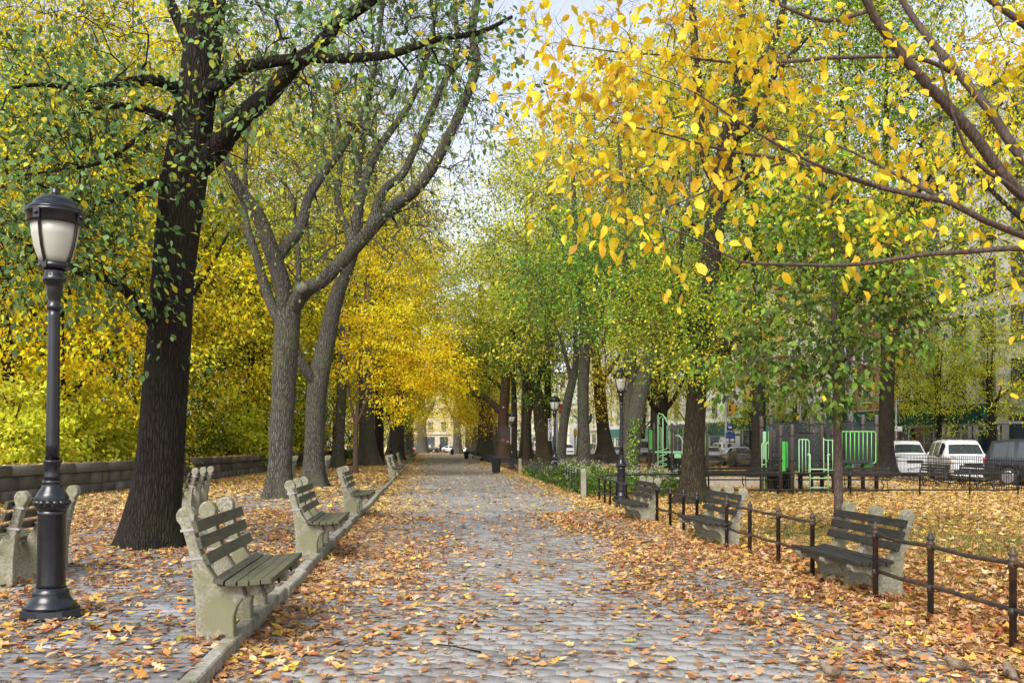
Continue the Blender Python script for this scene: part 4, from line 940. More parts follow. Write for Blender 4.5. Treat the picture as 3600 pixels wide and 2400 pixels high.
def building(label, x0, y0, L, rz, floors, bays, wall, fh=3.5, g=4.4, frame='frame', door=True, balcony=False):
    """front face along local +x, looking along local -y"""
    t = thing('apartment_building', label, 'building', (x0, y0, 0), rz); H = g + floors*fh + 1.
    b = MB(); b.box((L/2, 7, H/2), (L, 14, H)); b.build('wall', wall, t)
    for c_, d_ in (((L/2, -.12, g - .15), (L + .1, .34, .35)), ((L/2, -.3, H - .35), (L + .4, .8, .45)), ((L/2, -.16, H - .75), (L + .2, .4, .25))): b = MB(); b.box(c_, d_); b.build('cornice', M['stone_trim'], t)
    b = MB(); b.box((L/2, 7, H + .12), (L - .2, 13.8, .2)); b.build('roof', M['asphalt'], t)
    bw = L / bays; first = None; ww, wh = min(1.35, bw*.55), 1.95
    for f in range(floors):
        for i in range(bays):
            c = ((i + .5)*bw, -.02, g + f*fh + 1.75)
            if first is None:
                b = MB()
                for dx in (-1, 1): b.box((dx*(ww/2 + .04), -.03, 0), (.1, .12, wh + .16))
                b.box((0, -.03, wh/2 + .05), (ww, .12, .1)); b.box((0, -.03, 0), (ww, .08, .06)); b.box((0, -.1, -wh/2 - .08), (ww + .3, .3, .12))
                fr = b.build('window', M[frame], t, loc=c); b = MB(); b.box((0, -.01, 0), (ww, .03, wh)); pn = b.build('pane', M['pane'], fr); first = (fr, pn)
            else:
                fr = first[0].copy(); link(fr, t); fr.location = c; pn = first[1].copy(); link(pn, fr)
    for i in range(bays):      # shop fronts / ground floor openings
        b = MB(); b.box(((i + .5)*bw, -.04, g/2 - .35), (bw*.6, .08, g - 1.1)); b.build('ground_window', M['pane'], t)
    if balcony:
        for f in range(1, floors, 1):
            b = MB(); z = g + f*fh + .55; x = .5*bw; b.box((x, -.5, z), (bw*.9, .9, .1))
            for k in range(12): b.box((x - bw*.43 + k*bw*.86/11, -.93, z + .5), (.02, .02, .95))
            b.box((x, -.93, z + .98), (bw*.9, .05, .05)); b.build('balcony', M['iron'], t)
    return t
ra = math.atan2(1, -.165) ; fx = lambda y: (bld_x(y), y)
# fronts face -x-ish: local +x runs towards the camera so that local -y looks to the park
def bldg(label, ya, yb, **k):
    x, y = fx(yb); L = math.dist(fx(ya), fx(yb)); return building(label, x, y, L, math.atan2(ya - yb, bld_x(ya) - bld_x(yb)), **k)
bldg('white stone apartment house with iron balconies, nearest across the street on the right', 30, 74, floors=6, bays=14, wall=M['limestone'], frame='frame', balcony=True)
bldg('red brick house with a pale cornice between white blocks', 74.4, 86, floors=5, bays=4, wall=M['brick'], fh=3.3, frame='frame_w')
bldg('long pale block behind the green construction shed and the street lights', 86.4, 132, floors=5, bays=10, wall=M['limestone'])
bldg('cream stone block beyond the traffic lights, mostly behind trees', 132.4, 180, floors=6, bays=12, wall=M['cream'], frame='frame_w')
building('cream row of houses with pale columns closing the view at the end of the path', -44, 236, 58, 0.0, floors=4, bays=18, wall=M['cream'], fh=3.4, frame='frame_w')
building('slim distant tower with greenish glass above the tree tops', 44, 420, 16, -.1, floors=34, bays=4, wall=M['limestone'], fh=3.6)
# sidewalk sheds
M['shed'] = mat_noise('green_plywood', (.012, .085, .07), (.02, .125, .10), 2, .7, .1); M['shed2'] = mat_noise('faded_green_plywood', (.05, .14, .115), (.075, .185, .15), 2, .8, .1); M['steel'] = mat_plain('grey_steel', (.33, .35, .37), .5, .5)
def shed(label, ya, yb, mat, z0, z1, dx):
    x0, y0 = bld_x(yb) - dx, yb; L = math.dist((bld_x(ya), ya), (bld_x(yb), yb)); rz = math.atan2(ya - yb, bld_x(ya) - bld_x(yb))
    t = thing('sidewalk_shed', label, 'construction shed', (x0, y0, .08), rz, 'green construction sheds along the far pavement')
    n = max(2, round(L/5))
    for i in range(n):
        b = MB(); b.box((L*(i+.5)/n, 0, (z0+z1)/2), (L/n - .03, .06, z1 - z0)); b.build('panel', mat, t)
    b = MB(); b.box((L/2, 1.6, z0 + .02), (L, 3.2, .14)); b.box((L/2, .05, z0 - .1), (L, .12, .2)); b.build('deck', M['steel'], t)
    k = max(3, round(L/2.6))
    for i in range(k):
        b = MB(); x = L*i/(k-1)
        for y in (.1, 3.0): b = MB(); b.tube([(x, y, 0), (x, y, z0 - .1)], .06, 8); b.build('post', M['steel'], t)
    b = MB()
    for z in (.9, z0 - .5): b.tube([(0, .1, z), (L, .1, z)], .03, 6)
    for i in range(k - 1): x = L*i/(k-1); b.tube([(x, .1, z0 - .9), (x + .8, .1, z0 - .15)], .025, 6)
    b.build('brace', M['steel'], t)
shed('dark green shed panel right of the street tree, behind the white cars', 60, 80.5, M['shed'], 2.85, 4.05, 4.)
shed('dark green shed panel behind the perforated playground panels', 84, 101, M['shed'], 3.1, 4.3, 4.)
shed('faded green shed panel behind the bus stop sign', 101.5, 124, M['shed2'], 2.5, 3.9, 4.)
shed('far green shed panel seen between grey trunks', 128, 150, M['shed2'], 2.6, 3.8, 4.)

# ---- poles, signals, signs ----
def tapered_pole(b, h, r0, r1, n=12): b.lathe([(r0*1.6, 0), (r0*1.6, .25), (r0, .35), (r1, h)], n=n)
M['galv'] = mat_plain('galvanised_pole', (.42, .45, .47), .45, .4); M['sigyellow'] = mat_plain('signal_yellow', (.75, .42, .02), .45)
t = thing('light_pole', 'tall pale steel street light pole rising behind the young tree trunk', 'pole', (21.0, 60, -.02))
b = MB(); tapered_pole(b, 9., .2, .11); b.build('shaft', M['galv'], t); b = MB(); b.tube([(0, 0, 8.8), (-.5, 0, 9.4), (-2.2, 0, 9.7)], .05, 8); b.box((-2.5, 0, 9.7), (.7, .25, .14)); b.build('arm', M['galv'], t)
Y = 88.; t = thing('traffic_signal', 'pole with yellow traffic lights and long arm beside the bus stop sign', 'traffic light', ((2552-1800)/FPX*Y, Y, -.02))
b = MB(); tapered_pole(b, 6.2, .13, .09); b.build('shaft', M['galv'], t); b = MB(); b.tube([(0, 0, 5.9), (.8, 0, 5.6), (2.2, 0, 5.0), (3.4, 0, 4.4)], .05, 8); b.build('arm', M['galv'], t)
for dx, rz in ((.3, 0), (.75, 1.0)):
    h = MB(); h.box((dx, -.12, 4.75), (.34, .26, 1.02), (0, 0, rz)); o = h.build('signal_head', M['sigyellow'], t, .03)
    for k in range(3):
        b = MB(); b.lathe([(.1, 0), (.1, .1)], n=14); q = b.build('lens', M['black'] if k < 2 else mat_plain('green_lens', (.1, .6, .55), .3), o, loc=(dx - .2*math.sin(rz)*0 + .13*math.sin(rz), -.25 + .1*(rz > .5), 5.07 - .32*k)); q.rotation_euler = (PI/2, 0, rz)
b = MB(); b.box((-.05, -.1, 2.05), (.55, .02, .42)); b.build('small_sign', M['white'], t)
Y = 84.; t = thing('bus_stop_sign', 'blue round bus stop sign with route panels on a green pole', 'sign', ((2566-1800)/FPX*Y, Y, -.02))
b = MB(); b.tube([(0, 0, 0), (0, 0, 3.0)], .04, 8); b.build('pole', mat_plain('green_pole', (.01, .06, .04), .5), t)
b = MB(); b.lathe([(.3, -.02), (.3, .02)], n=24); o = b.build('disc', M['blue'], t, loc=(0, -.06, 3.05)); o.rotation_euler = (PI/2, 0, 0)
b = MB(); b.box((0, -.09, 3.08), (.3, .01, .18)); b.box((0, -.09, 2.78), (.34, .01, .05)); b.build('bus_symbol', M['white'], t, .01)
b = MB()
for dx, z, c in ((-.22, 2.5, 0), (.2, 2.5, 0), (-.22, 2.24, 0), (.2, 2.24, 0)): b.box((dx, -.06, z), (.36, .02, .22))
b.build('route_panel', M['blue'], t); b = MB(); b.box((.2, -.06, 1.98), (.3, .02, .22)); b.build('timetable', M['white'], t)
Y = 70.; t = thing('one_way_sign', 'black and white one way arrow sign above the perforated panels', 'sign', ((2814-1800)/FPX*Y, Y, -.02))
b = MB(); b.tube([(0, 0, 0), (0, 0, 4.6)], .05, 8); b.build('pole', M['galv'], t); b = MB(); b.box((0, -.06, 3.2), (.78, .02, .26)); b.build('plate', M['black'], t)
b = MB(); b.prism([(-.34, 3.2), (-.16, 3.3), (-.16, 3.24), (.32, 3.24), (.32, 3.16), (-.16, 3.16), (-.16, 3.1)], -.085, -.078); b.build('arrow', M['white'], t); text_mesh('lettering', 'ONE WAY', .075, M['black'], t, (.07, -.09, 3.2), (PI/2, 0, 0))
Y = 56.; t = thing('parking_sign', 'small white parking sign with red mark beside the dark street trunk', 'sign', ((3150-1800)/FPX*Y, Y, -.02))
b = MB(); b.tube([(0, 0, 0), (0, 0, 4.2)], .05, 8); b.build('pole', M['galv'], t); b = MB(); b.box((.12, -.06, 2.5), (.42, .02, .27)); b.build('plate', M['white'], t); b = MB(); b.box((.0, -.075, 2.53), (.12, .008, .08)); b.build('red_mark', M['red'], t)
Y = 100.; t = thing('light_pole', 'white pole with a red and white hanging banner beside the second right lamp', 'pole', ((1958-1800)/FPX*Y, Y, -.02), group=None)
b = MB(); tapered_pole(b, 8.5, .14, .1); b.build('shaft', mat_plain('white_pole', (.62, .66, .68), .5), t); b = MB(); b.tube([(0, 0, 8.2), (1.2, 0, 9.0)], .04, 6); b.build('arm', M['galv'], t)
b = MB(); b.box((.42, 0, 5.3), (.5, .02, 1.0)); o = b.build('banner', M['red'], t); b = MB(); b.box((.42, 0, 4.35), (.5, .02, .9)); b.build('banner_foot', M['white'], o)
Y = 95.; t = thing('traffic_signal', 'yellow signal box on a grey pole between the grey trunk and the slanting trunk', 'traffic light', ((2022-1800)/FPX*Y, Y, -.02))
b = MB(); tapered_pole(b, 3.2, .12, .1); b.build('shaft', M['galv'], t); b = MB(); b.box((0, -.1, 2.75), (.32, .26, .6)); b.build('signal_head', M['sigyellow'], t, .03)
# ======================= trees =======================
def catmull(P, R, step):
    P = np.asarray(P, float); R = np.asarray(R, float); out = []; ro = []
    Q = np.vstack([2*P[0]-P[1], P, 2*P[-1]-P[-2]])
    for i in range(len(P) - 1):
        a, b, c, d = Q[i], Q[i+1], Q[i+2], Q[i+3]; n = max(2, int(np.linalg.norm(c-b)/step))
        t = np.arange(n)[:, None]/n
        out.append(.5*((2*b) + (-a+c)*t + (2*a-5*b+4*c-d)*t*t + (-a+3*b-3*c+d)*t**3)); ro.append(R[i] + (R[i+1]-R[i])*t[:, 0])
    out.append(P[-1:]); ro.append(R[-1:]); return np.concatenate(out), np.concatenate(ro)
class Skel:
    """trunk and limb polylines, then shoots grown from the nearest wood to every target"""
    def __init__(s, seed): s.rg = np.random.default_rng(seed); s.ch = []; s.pos = np.zeros((60000, 3)); s.cap = np.zeros(60000); s.n = 0; s.V = []; s.F = []; s.off = 0
    def node(s, P, R):
        k = len(P); s.pos[s.n:s.n+k] = P; s.cap[s.n:s.n+k] = R; i = s.n; s.n += k; return i
    def limb(s, P, R, attach=.35, step=None, flare=0., lump=.05, wander=0.):
        st = step or max(.12, min(.5, max(R))); P, R = catmull(P, R, st)
        if wander: P[1:-1] += s.rg.normal(0, wander, (len(P)-2, 3))
        s.tube(P, R, 20 if max(R) > .2 else 12 if max(R) > .08 else 8, flare, lump)
        k = int(len(P)*attach); s.node(P[k:], R[k:])
    def tube(s, P, R, n, flare=0., lump=0.):
        m = len(P); T = unit(np.gradient(P, axis=0)); ref = np.array([.0, 1., .0]) if abs(T[:, 1]).max() < .9 else np.array([1., 0, .3])
        U = unit(ref - T*(T @ ref)[:, None]); W = np.cross(T, U); a = np.arange(n)*2*PI/n
        RR = np.repeat(R[:, None], n, 1)
        if lump:
            ph = s.rg.random(4)*6; d = np.concatenate([[0], np.cumsum(np.linalg.norm(np.diff(P, axis=0), axis=1))])[:, None]
            RR = RR*(1 + lump*(np.sin(2*a[None] + d*.8 + ph[0]) + .6*np.sin(3*a[None] - d*1.3 + ph[1]) + .4*np.sin(5*a[None] + d*2.1/(R[0]+.3) + ph[2])))
        if flare:
            h = (P[:, 2] - P[0, 2])[:, None]; ph = s.rg.random()*6
            RR = RR*(1 + flare*np.exp(-h/(R[0]*1.1))*(.75 + .5*np.sin(4*a[None] + ph) + .25*np.sin(7*a[None] + 2*ph)))
        V = P[:, None] + RR[..., None]*(np.cos(a)[None, :, None]*U[:, None] + np.sin(a)[None, :, None]*W[:, None])
        i = np.arange(m-1)[:, None]*n; k = np.arange(n)[None]; k2 = (k+1) % n
        F = np.stack([i+k, i+k2, i+n+k2, i+n+k], -1).reshape(-1, 4)
        s.V.append(V.reshape(-1, 3)); s.F.append(F + s.off); s.off += m*n
    def grow(s, T, tip=.006, seg=.7, sag=.1, rough=.07, pw=.46, down=0.):
        d0 = ((s.pos[:s.n][None] - T[:, None])**2).sum(-1).min(1) if s.n*len(T) < 4e6 else np.array([((s.pos[:s.n]-t)**2).sum(-1).min() for t in T])
        base = s.n; par = {}; chains = []
        for t in T[np.argsort(d0)]:
            dv = s.pos[:s.n] - t; dist = np.sqrt((dv*dv).sum(-1)); cost = dist + .5*np.maximum(dv[:, 2], 0) + down*np.maximum(-dv[:, 2], 0)
            j = int(np.argmin(cost)); p0 = s.pos[j].copy(); L = dist[j]
            if L < .05: continue
            m = max(2, int(L/seg)+1); f = np.arange(1, m+1)[:, None]/m
            bow = np.sin(f*PI)*sag*L*np.array([[0, 0, 1.]]) ; P = p0 + (t-p0)*f + bow + s.rg.normal(0, rough*L/m, (m, 3))*(f < 1)
            i = s.node(P, np.full(m, 9.)); chains.append((j, i, m))
        cnt = np.zeros(s.n); 
        for j, i, m in reversed(chains):
            c = max(1., cnt[i:i+m].sum() if False else 0)
            run = 1.
            for q in range(i+m-1, i-1, -1): run += cnt[q]; cnt[q] = run
            cnt[j] += run
        for j, i, m in chains:
            R = tip*cnt[i:i+m]**pw; r0 = min(R[0]*1.15, s.cap[j]*.8 if s.cap[j] < 8 else 9); R = np.minimum(R, r0); s.cap[i:i+m] = R
            P = np.vstack([s.pos[j], s.pos[i:i+m]]); R = np.concatenate([[r0], R])
            if m > 1 and r0 > .02: P, R = catmull(P, R, .35)
            s.tube(P, R, 8 if r0 > .08 else 5 if r0 > .025 else 3)
    def twigs(s, T, D, L, r, k=3):
        for t, d, l in zip(T, D, L):
            for q in range(k):
                dd = unit(d + s.rg.normal(0, .55, 3)); l2 = l*(.5 + .6*s.rg.random()); P = np.array([t, t + dd*l2*.5 + s.rg.normal(0, .03, 3), t + dd*l2 + np.array([0, 0, -.12*l2])])
                s.tube(P, np.array([r, r*.7, r*.35]), 3)
    def mesh(s, name, mat, parent, base):
        V = np.concatenate(s.V) - np.asarray(base); return np_mesh(name, V, np.concatenate(s.F), mat, parent, smooth=True)

def blob_targets(blobs, n, rg, shell=2.4):
    """blobs: (centre xyz, radii xyz, weight, palette index)"""
    w = np.array([b[2] for b in blobs], float); w /= w.sum(); i = rg.choice(len(blobs), n, p=w)
    C = np.array([b[0] for b in blobs], float)[i]; R = np.array([b[1] for b in blobs], float)[i]
    u = unit(rg.normal(0, 1, (n, 3))); q = rg.random(n)**(1/shell); P = C + u*q[:, None]*R
    return P, unit(u/R + np.array([0, 0, .12/R.mean()])), i
def spray_leaves(T, D, per, size, spread, rg, droop=.5, kind='quad', pal=None, palidx=None, flat=.35, clump=.22, fan=1.):
    n = len(T); k = rg.poisson(per, n) if per > 3 else rg.binomial(max(1, int(per*2)), .5, n)
    idx = np.repeat(np.arange(n), k); m = len(idx); S = np.asarray(spread)*np.ones(n)
    t = rg.random(m)**.7; lat = rg.normal(0, .36*fan, (m, 3)); lat[:, 2] *= flat
    P = T[idx] + (D[idx]*t[:, None] + lat)*S[idx][:, None]; P[:, 2] -= .18*t*t*S[idx]
    A = D[idx]*.5 + lat*.9 + rg.normal(0, .45, (m, 3)); A[:, 2] -= droop
    N = rg.normal(0, .55, (m, 3)); N[:, 2] += 1.
    sz = size*(.6 + .7*rg.random(m)); V, F, kk = leaf_verts(P, A, N, sz, kind, rg, .28)
    base = np.ones((n, 1))*(1 + rg.normal(0, clump, (n, 1)))
    pi = palidx[idx] if palidx is not None else np.zeros(m, int)
    col = np.zeros((m, 3))
    for q in np.unique(pi): s_ = pi == q; col[s_] = pick_colors(int(s_.sum()), pal[q], rg, .14)
    col = (col*base[idx].clip(.55, 1.5)).clip(.004, .9)
    return V, F, np.repeat(col, kk, 0)
Yl = [((.92, .68, .02), 5), ((.94, .76, .04), 3), ((.72, .46, .015), 2), ((.62, .58, .03), 1.5)]            # golden
Yo = [((.94, .62, .012), 5), ((.90, .50, .012), 2), ((.95, .72, .03), 3)]                                   # orange gold
YG = [((.60, .58, .04), 4), ((.44, .49, .04), 3), ((.74, .64, .04), 3), ((.28, .37, .04), 1.5)]               # lime
LG = [((.66, .68, .06), 4), ((.50, .60, .05), 3), ((.76, .68, .06), 2.5)]                                      # bright chartreuse
GR = [((.12, .24, .03), 4), ((.19, .32, .035), 3), ((.08, .17, .025), 2.5), ((.38, .44, .04), 1.2)]             # green
LO = [((.12, .30, .03), 4), ((.18, .39, .04), 3), ((.38, .46, .03), 1.6), ((.62, .56, .04), .8)]               # locust green
TE = [((.16, .27, .10), 4), ((.22, .34, .13), 3), ((.12, .22, .06), 2.5), ((.48, .52, .06), 1.4), ((.75, .58, .04), .6)]   # blue green, sky reflection on the leaves put into the colour
DG = [((.075, .115, .03), 4), ((.11, .16, .035), 3), ((.17, .22, .04), 1.5), ((.5, .42, .04), .7), ((.42, .22, .03), .3)]
PY = [((.78, .70, .10), 4), ((.66, .64, .10), 3), ((.82, .70, .08), 2), ((.46, .50, .08), 1.4)]                # pale yellow
OR = [((.65, .20, .03), 3), ((.72, .34, .03), 3), ((.5, .12, .03), 1.5)]

def tree(name, label, base, limbs, blobs, n, per, size, pals, bark, seed, group=None, spread=.75, kind='quad', tip=.006, twig=0, droop=.5, shell=2.2, flat=.4, extra=None, leafless=0., down=0., attach=None, cat='tree', flare=.55, clump=.3, fan=1., leafmat='leaf'):
    t = thing(name, label, cat, base, 0, group); sk = Skel(seed); rg = sk.rg
    for i, L in enumerate(limbs):
        P, R = L[0], L[1]; opt = L[2] if len(L) > 2 else {}
        sk.limb(P, R, opt.get('attach', .5 if i == 0 else .25), None, opt.get('flare', flare) if i == 0 else 0, opt.get('lump', .035 if i == 0 else .03))
    Vs = []; Fs = []; Cs = []; off = 0
    T, D, pi = blob_targets(blobs, n, rg, shell); pidx = np.array([b[3] for b in blobs])[pi]
    sk.grow(T, tip, down=down)
    if twig: sk.twigs(T, D, np.full(len(T), spread), twig, 3)
    keep = rg.random(len(T)) >= leafless
    V, F, C = spray_leaves(T[keep], D[keep], per, size, spread, rg, droop, kind, pals, pidx[keep], flat, clump, fan)
    if extra: sk_extra = extra(sk)
    sk.mesh('trunk', bark, t, base)
    np_mesh('crown', V - np.asarray(base), F, M[leafmat], t, C)
    return t
def pxl(lst, y=None):
    """limb from photo points: (px, py, distance, radius)"""
    return [wp(a[0], a[1], a[2] if y is None else y) for a in lst], [a[-1] for a in lst]
def bl(px, py, y, rx, ry, rd, w=1., pal=0):
    s = y/FPX; return (wp(px, py, y), (rx*s, rd, ry*s), w, pal)

# ---- the big dark trunk, left ----
Y = 13.9; x0, y0, _ = wp(530, 1911, Y)
tree('dark_trunk_tree', 'massive dark barked tree with a broad leaning trunk, nearest on the terrace', (x0, y0, TZ - .03), [
    ([(x0, y0, TZ - .06)] + [wp(a, b_, Y) for a, b_ in ((534, 1830), (547, 1740), (563, 1600), (585, 1300), (607, 1000), (630, 790), (645, 640), (668, 500), (692, 330), (712, 160), (729, 0), (750, -250), (765, -520))],
     [.42, .375, .355, .335, .32, .295, .30, .315, .285, .265, .26, .255, .22, .17], {'lump': .03, 'flare': .28}),
    (*pxl([(672, 600, 13.9, .2), (750, 540, 13.8, .17), (834, 428, 13.5, .15), (957, 321, 13.2, .13), (1033, 230, 13, .11), (1110, 176, 12.8, .1), (1186, 84, 12.6, .085), (1300, 8, 12.4, .07), (1400, -90, 12.2, .05)]),),
    (*pxl([(690, 340, 13.9, .13), (765, 306, 13.6, .1), (880, 232, 13.2, .085), (1071, 207, 12.8, .07), (1230, 205, 12.4, .06), (1378, 191, 12.2, .05), (1530, 140, 12, .04), (1684, 115, 11.8, .03), (1800, 60, 11.6, .02)]),),
    (*pxl([(655, 330, 13.9, .11), (560, 285, 13.6, .08), (428, 291, 13.2, .06), (306, 314, 12.8, .045), (153, 298, 12.4, .03), (40, 310, 12., .02)]),),
    (*pxl([(645, 450, 13.9, .09), (580, 415, 13.6, .07), (470, 375, 13.4, .05), (350, 380, 13.3, .035), (200, 430, 13, .02)]),),
    (*pxl([(590, 1190, 13.9, .11), (525, 1120, 13.7, .085), (459, 1039, 13.4, .07), (383, 982, 13, .055), (306, 970, 12.7, .045), (170, 900, 12.3, .035), (51, 834, 12, .028), (-90, 800, 11.6, .02)]),),
    (*pxl([(625, 660, 13.9, .07), (540, 640, 13.5, .05), (459, 676, 13.1, .04), (377, 712, 12.8, .03), (250, 700, 12.4, .02), (120, 640, 12, .015)]),),
    (*pxl([(700, 240, 13.9, .12), (650, 120, 13.9, .09), (595, 0, 13.9, .07), (540, -180, 13.9, .05)]),),
    (*pxl([(560, 420, 13.6, .04), (380, 560, 13, .03), (200, 600, 12.6, .02), (30, 620, 12.2, .015)]),),
  ], [bl(280, 560, 12.6, 330, 190, 1.3, 3.2), bl(120, 780, 12., 200, 170, 1.2, 1.8), bl(330, 880, 12.4, 190, 120, 1., 1.2), bl(250, 330, 13, 330, 120, 1.4, 1.6), bl(120, 1000, 12, 150, 90, .8, .5), bl(640, 140, 13.2, 170, 190, 1.2, .6), bl(1050, 260, 12.8, 260, 190, 1.3, 1.5), bl(1400, 120, 12.2, 330, 170, 1.4, 2.), bl(760, 500, 13, 120, 160, .8, .35), bl(1600, 260, 12, 150, 120, 1., .4), bl(200, 60, 13.2, 380, 140, 1.6, 1.3), bl(900, 20, 13, 260, 140, 1.5, 1.0), bl(560, 1130, 13.3, 60, 70, .5, .12)],
  820, 13, .098, [TE], M['bark_dark'], 101, spread=.55, twig=.0045, tip=.0045, kind='ovate', droop=.45, leafless=.1)
# ---- forked grey tree ----
Y = 26.4; x0, y0, _ = wp(979, 1748, Y)
limbs2 = [
    ([(x0, y0, TZ - .05)] + [wp(a, b_, Y) for a, b_ in ((981, 1700), (985, 1640), (991, 1500), (1000, 1300), (1008, 1180), (1016, 1090))], [.40, .35, .325, .315, .32, .34, .31]),
    (*pxl([(1012, 1110, 26.4, .25), (995, 1018, 26.3, .24), (972, 930, 26.2, .22), (949, 865, 26.1, .21), (911, 765, 25.9, .19), (862, 695, 25.7, .17), (825, 640, 25.5, .14), (792, 560, 25.3, .11), (775, 400, 25, .08), (800, 200, 25, .06)]),),
    (*pxl([(1000, 1170, 26.4, .18), (968, 1100, 26.6, .16), (934, 1018, 26.9, .145), (903, 903, 27.2, .12), (872, 811, 27.5, .1), (860, 700, 27.7, .08), (868, 500, 28, .06), (900, 250, 28, .04)]),),
    (*pxl([(968, 915, 26.2, .19), (1000, 870, 26.4, .16), (1056, 800, 26.6, .15), (1087, 689, 26.8, .13), (1148, 597, 27, .12), (1224, 490, 27.2, .1), (1286, 367, 27.4, .085), (1331, 153, 27.7, .065), (1345, -80, 28, .04)]),),
    (*pxl([(1020, 1100, 26.4, .25), (1050, 1050, 26.2, .23), (1085, 1012, 26, .21), (1133, 987, 25.9, .19), (1224, 895, 25.7, .18), (1286, 827, 25.5, .175), (1362, 742, 25.3, .165), (1454, 673, 25.1, .155), (1515, 597, 25, .145), (1569, 497, 24.9, .135), (1622, 383, 24.8, .125), (1676, 230, 24.7, .12), (1661, 115, 24.7, .1), (1690, -60, 24.7, .08), (1720, -300, 24.7, .05)]),),
    (*pxl([(1295, 815, 25.5, .13), (1347, 673, 25.8, .115), (1416, 612, 25.9, .11), (1469, 497, 26.1, .1), (1554, 306, 26.4, .09), (1607, 176, 26.6, .08), (1600, -20, 26.8, .06), (1640, -300, 27, .04)]),),
    (*pxl([(1232, 890, 25.7, .14), (1268, 700, 26, .12), (1324, 536, 26.2, .11), (1439, 367, 26.5, .09), (1492, 230, 26.7, .075), (1530, 50, 27, .06), (1560, -200, 27, .04)]),),
    (*pxl([(1075, 1035, 26., .13), (1070, 1022, 25.85, .15), (1062, 1012, 25.72, .155)]),),
  ]
t2 = tree('forked_tree', 'grey tree forking low into many bare crooked limbs, with a sawn limb stump', (x0, y0, TZ - .03), limbs2,
  [bl(1150, 700, 26, 330, 330, 3, 2.), bl(1420, 450, 26, 330, 350, 3, 2.6), bl(900, 420, 26, 260, 330, 3, 1.3), bl(1250, 130, 26.5, 480, 260, 3.5, 2.6), bl(1650, 420, 25, 160, 250, 2, .8), bl(1450, 800, 25.3, 160, 150, 1.5, .6)],
  700, 8, .115, [TE, YG], M['bark_grey'], 102, spread=1.0, twig=.0075, tip=.0075, leafless=.3, droop=.4)
b = MB(); P = [Vector(wp(1062, 1012, 25.73)), Vector(wp(1061, 1011, 25.66))]; b.tube([p - Vector((x0, y0, TZ-.03)) for p in P], .15, 18); b.build('sawn_limb_end', mat_noise('sawn_wood', (.10, .09, .07), (.2, .18, .14), 20, .9, .3), t2)
# ---- slanting grey trunk behind it ----
Y = 33.5; x0, y0, _ = wp(1104, 1712, Y)
tree('slanting_tree', 'slanting grey tree with a side limb, just right of the forked tree', (x0, y0, TZ - .03), [
    ([(x0, y0, TZ - .05)] + [wp(a, b_, Y) for a, b_ in ((1103, 1660), (1105, 1550), (1110, 1430), (1122, 1320), (1148, 1200), (1172, 1080), (1205, 980), (1247, 870), (1262, 740), (1258, 600), (1290, 400), (1330, 150), (1360, -100))], [.42, .36, .33, .33, .35, .3, .28, .25, .2, .16, .13, .1, .08, .05]),
    (*pxl([(1120, 1350, 33.5, .24), (1090, 1320, 33.3, .21), (1058, 1275, 33.1, .19), (1040, 1230, 33, .16), (1030, 1120, 33, .12), (1050, 950, 33, .09), (1035, 750, 33, .06)]),),
    (*pxl([(1215, 960, 33.5, .15), (1225, 830, 33.8, .12), (1190, 700, 34, .1), (1200, 520, 34, .07), (1170, 300, 34, .05)]),)],
  [bl(1230, 560, 33.5, 260, 350, 3, 2), bl(1330, 250, 33.5, 300, 300, 3, 1.6), bl(1060, 820, 33, 130, 250, 2, .7)], 360, 10, .125, [YG, TE], M['bark_grey'], 103, spread=1.0, twig=.008, tip=.009, leafless=.25)
def column_tree(label, px, pyb, Y, path, blobs, n, per, size, pals, bark, seed, z0=TZ, **k):
    x0, y0, _ = wp(px, pyb, Y); limbs = []
    for i, L in enumerate(path):
        P, R = pxl([(a[0], a[1], a[2] if len(a) > 3 else Y, a[-1]) for a in L])
        if i == 0: P = [(x0, y0, z0 - .05)] + P; R = [R[0]*1.15] + R
        limbs.append((P, R))
    return tree(k.pop('name', 'park_tree'), label, (x0, y0, z0 - .03), limbs, blobs, n, per, size, pals, bark, seed, **k)
column_tree('straight grey trunk standing behind the second kerb bench', 1188, 1640, 60, [[(1192, 1560, .33), (1200, 1400, .31), (1212, 1200, .29), (1204, 1050, .27), (1190, 900, .22), (1180, 600, .15), (1150, 300, .08)]],
  [bl(1180, 600, 60, 170, 300, 3.5, 1), bl(1140, 900, 60, 120, 160, 3, .5, 1)], 170, 16, .17, [YG, GR], M['bark_grey'], 104, spread=1.2)
# ---- slim golden tree: vase of three stems, bright yellow crown over the kerb ----
column_tree('slim tree with a vase of three stems and a bright golden crown', 1249, 1661, 49, [[(1250, 1560, .125), (1252, 1490, .12), (1258, 1420, .085), (1262, 1300, .07), (1275, 1150, .055), (1290, 950, .035)],
    [(1251, 1500, .09), (1236, 1430, .07), (1222, 1340, .06), (1210, 1200, .045), (1215, 1000, .03)], [(1253, 1490, .09), (1276, 1440, .075), (1300, 1345, .065), (1312, 1270, .055), (1350, 1120, .045), (1400, 950, .03)],
    [(1262, 1330, .05), (1330, 1290, 48, .04), (1430, 1270, 47, .03), (1530, 1290, 46.5, .02)]],
  [bl(1330, 1010, 49, 150, 190, 2., 2.2), bl(1440, 1190, 48, 150, 140, 2., 2.2), bl(1300, 1230, 48.5, 120, 110, 1.6, 1.1, 1), bl(1400, 900, 49.5, 120, 130, 2, 1.1), bl(1530, 1290, 46.8, 110, 70, 1.5, 1.1, 1), bl(1420, 1380, 47.5, 110, 80, 1.5, .9, 1), bl(1240, 900, 49.5, 80, 180, 1.5, .6), bl(1320, 800, 50, 130, 120, 2, .6)],
  520, 46, .14, [Yl, Yo], M['bark_red'], 105, spread=.85, droop=.5, flat=.3, tip=.005, name='golden_tree')
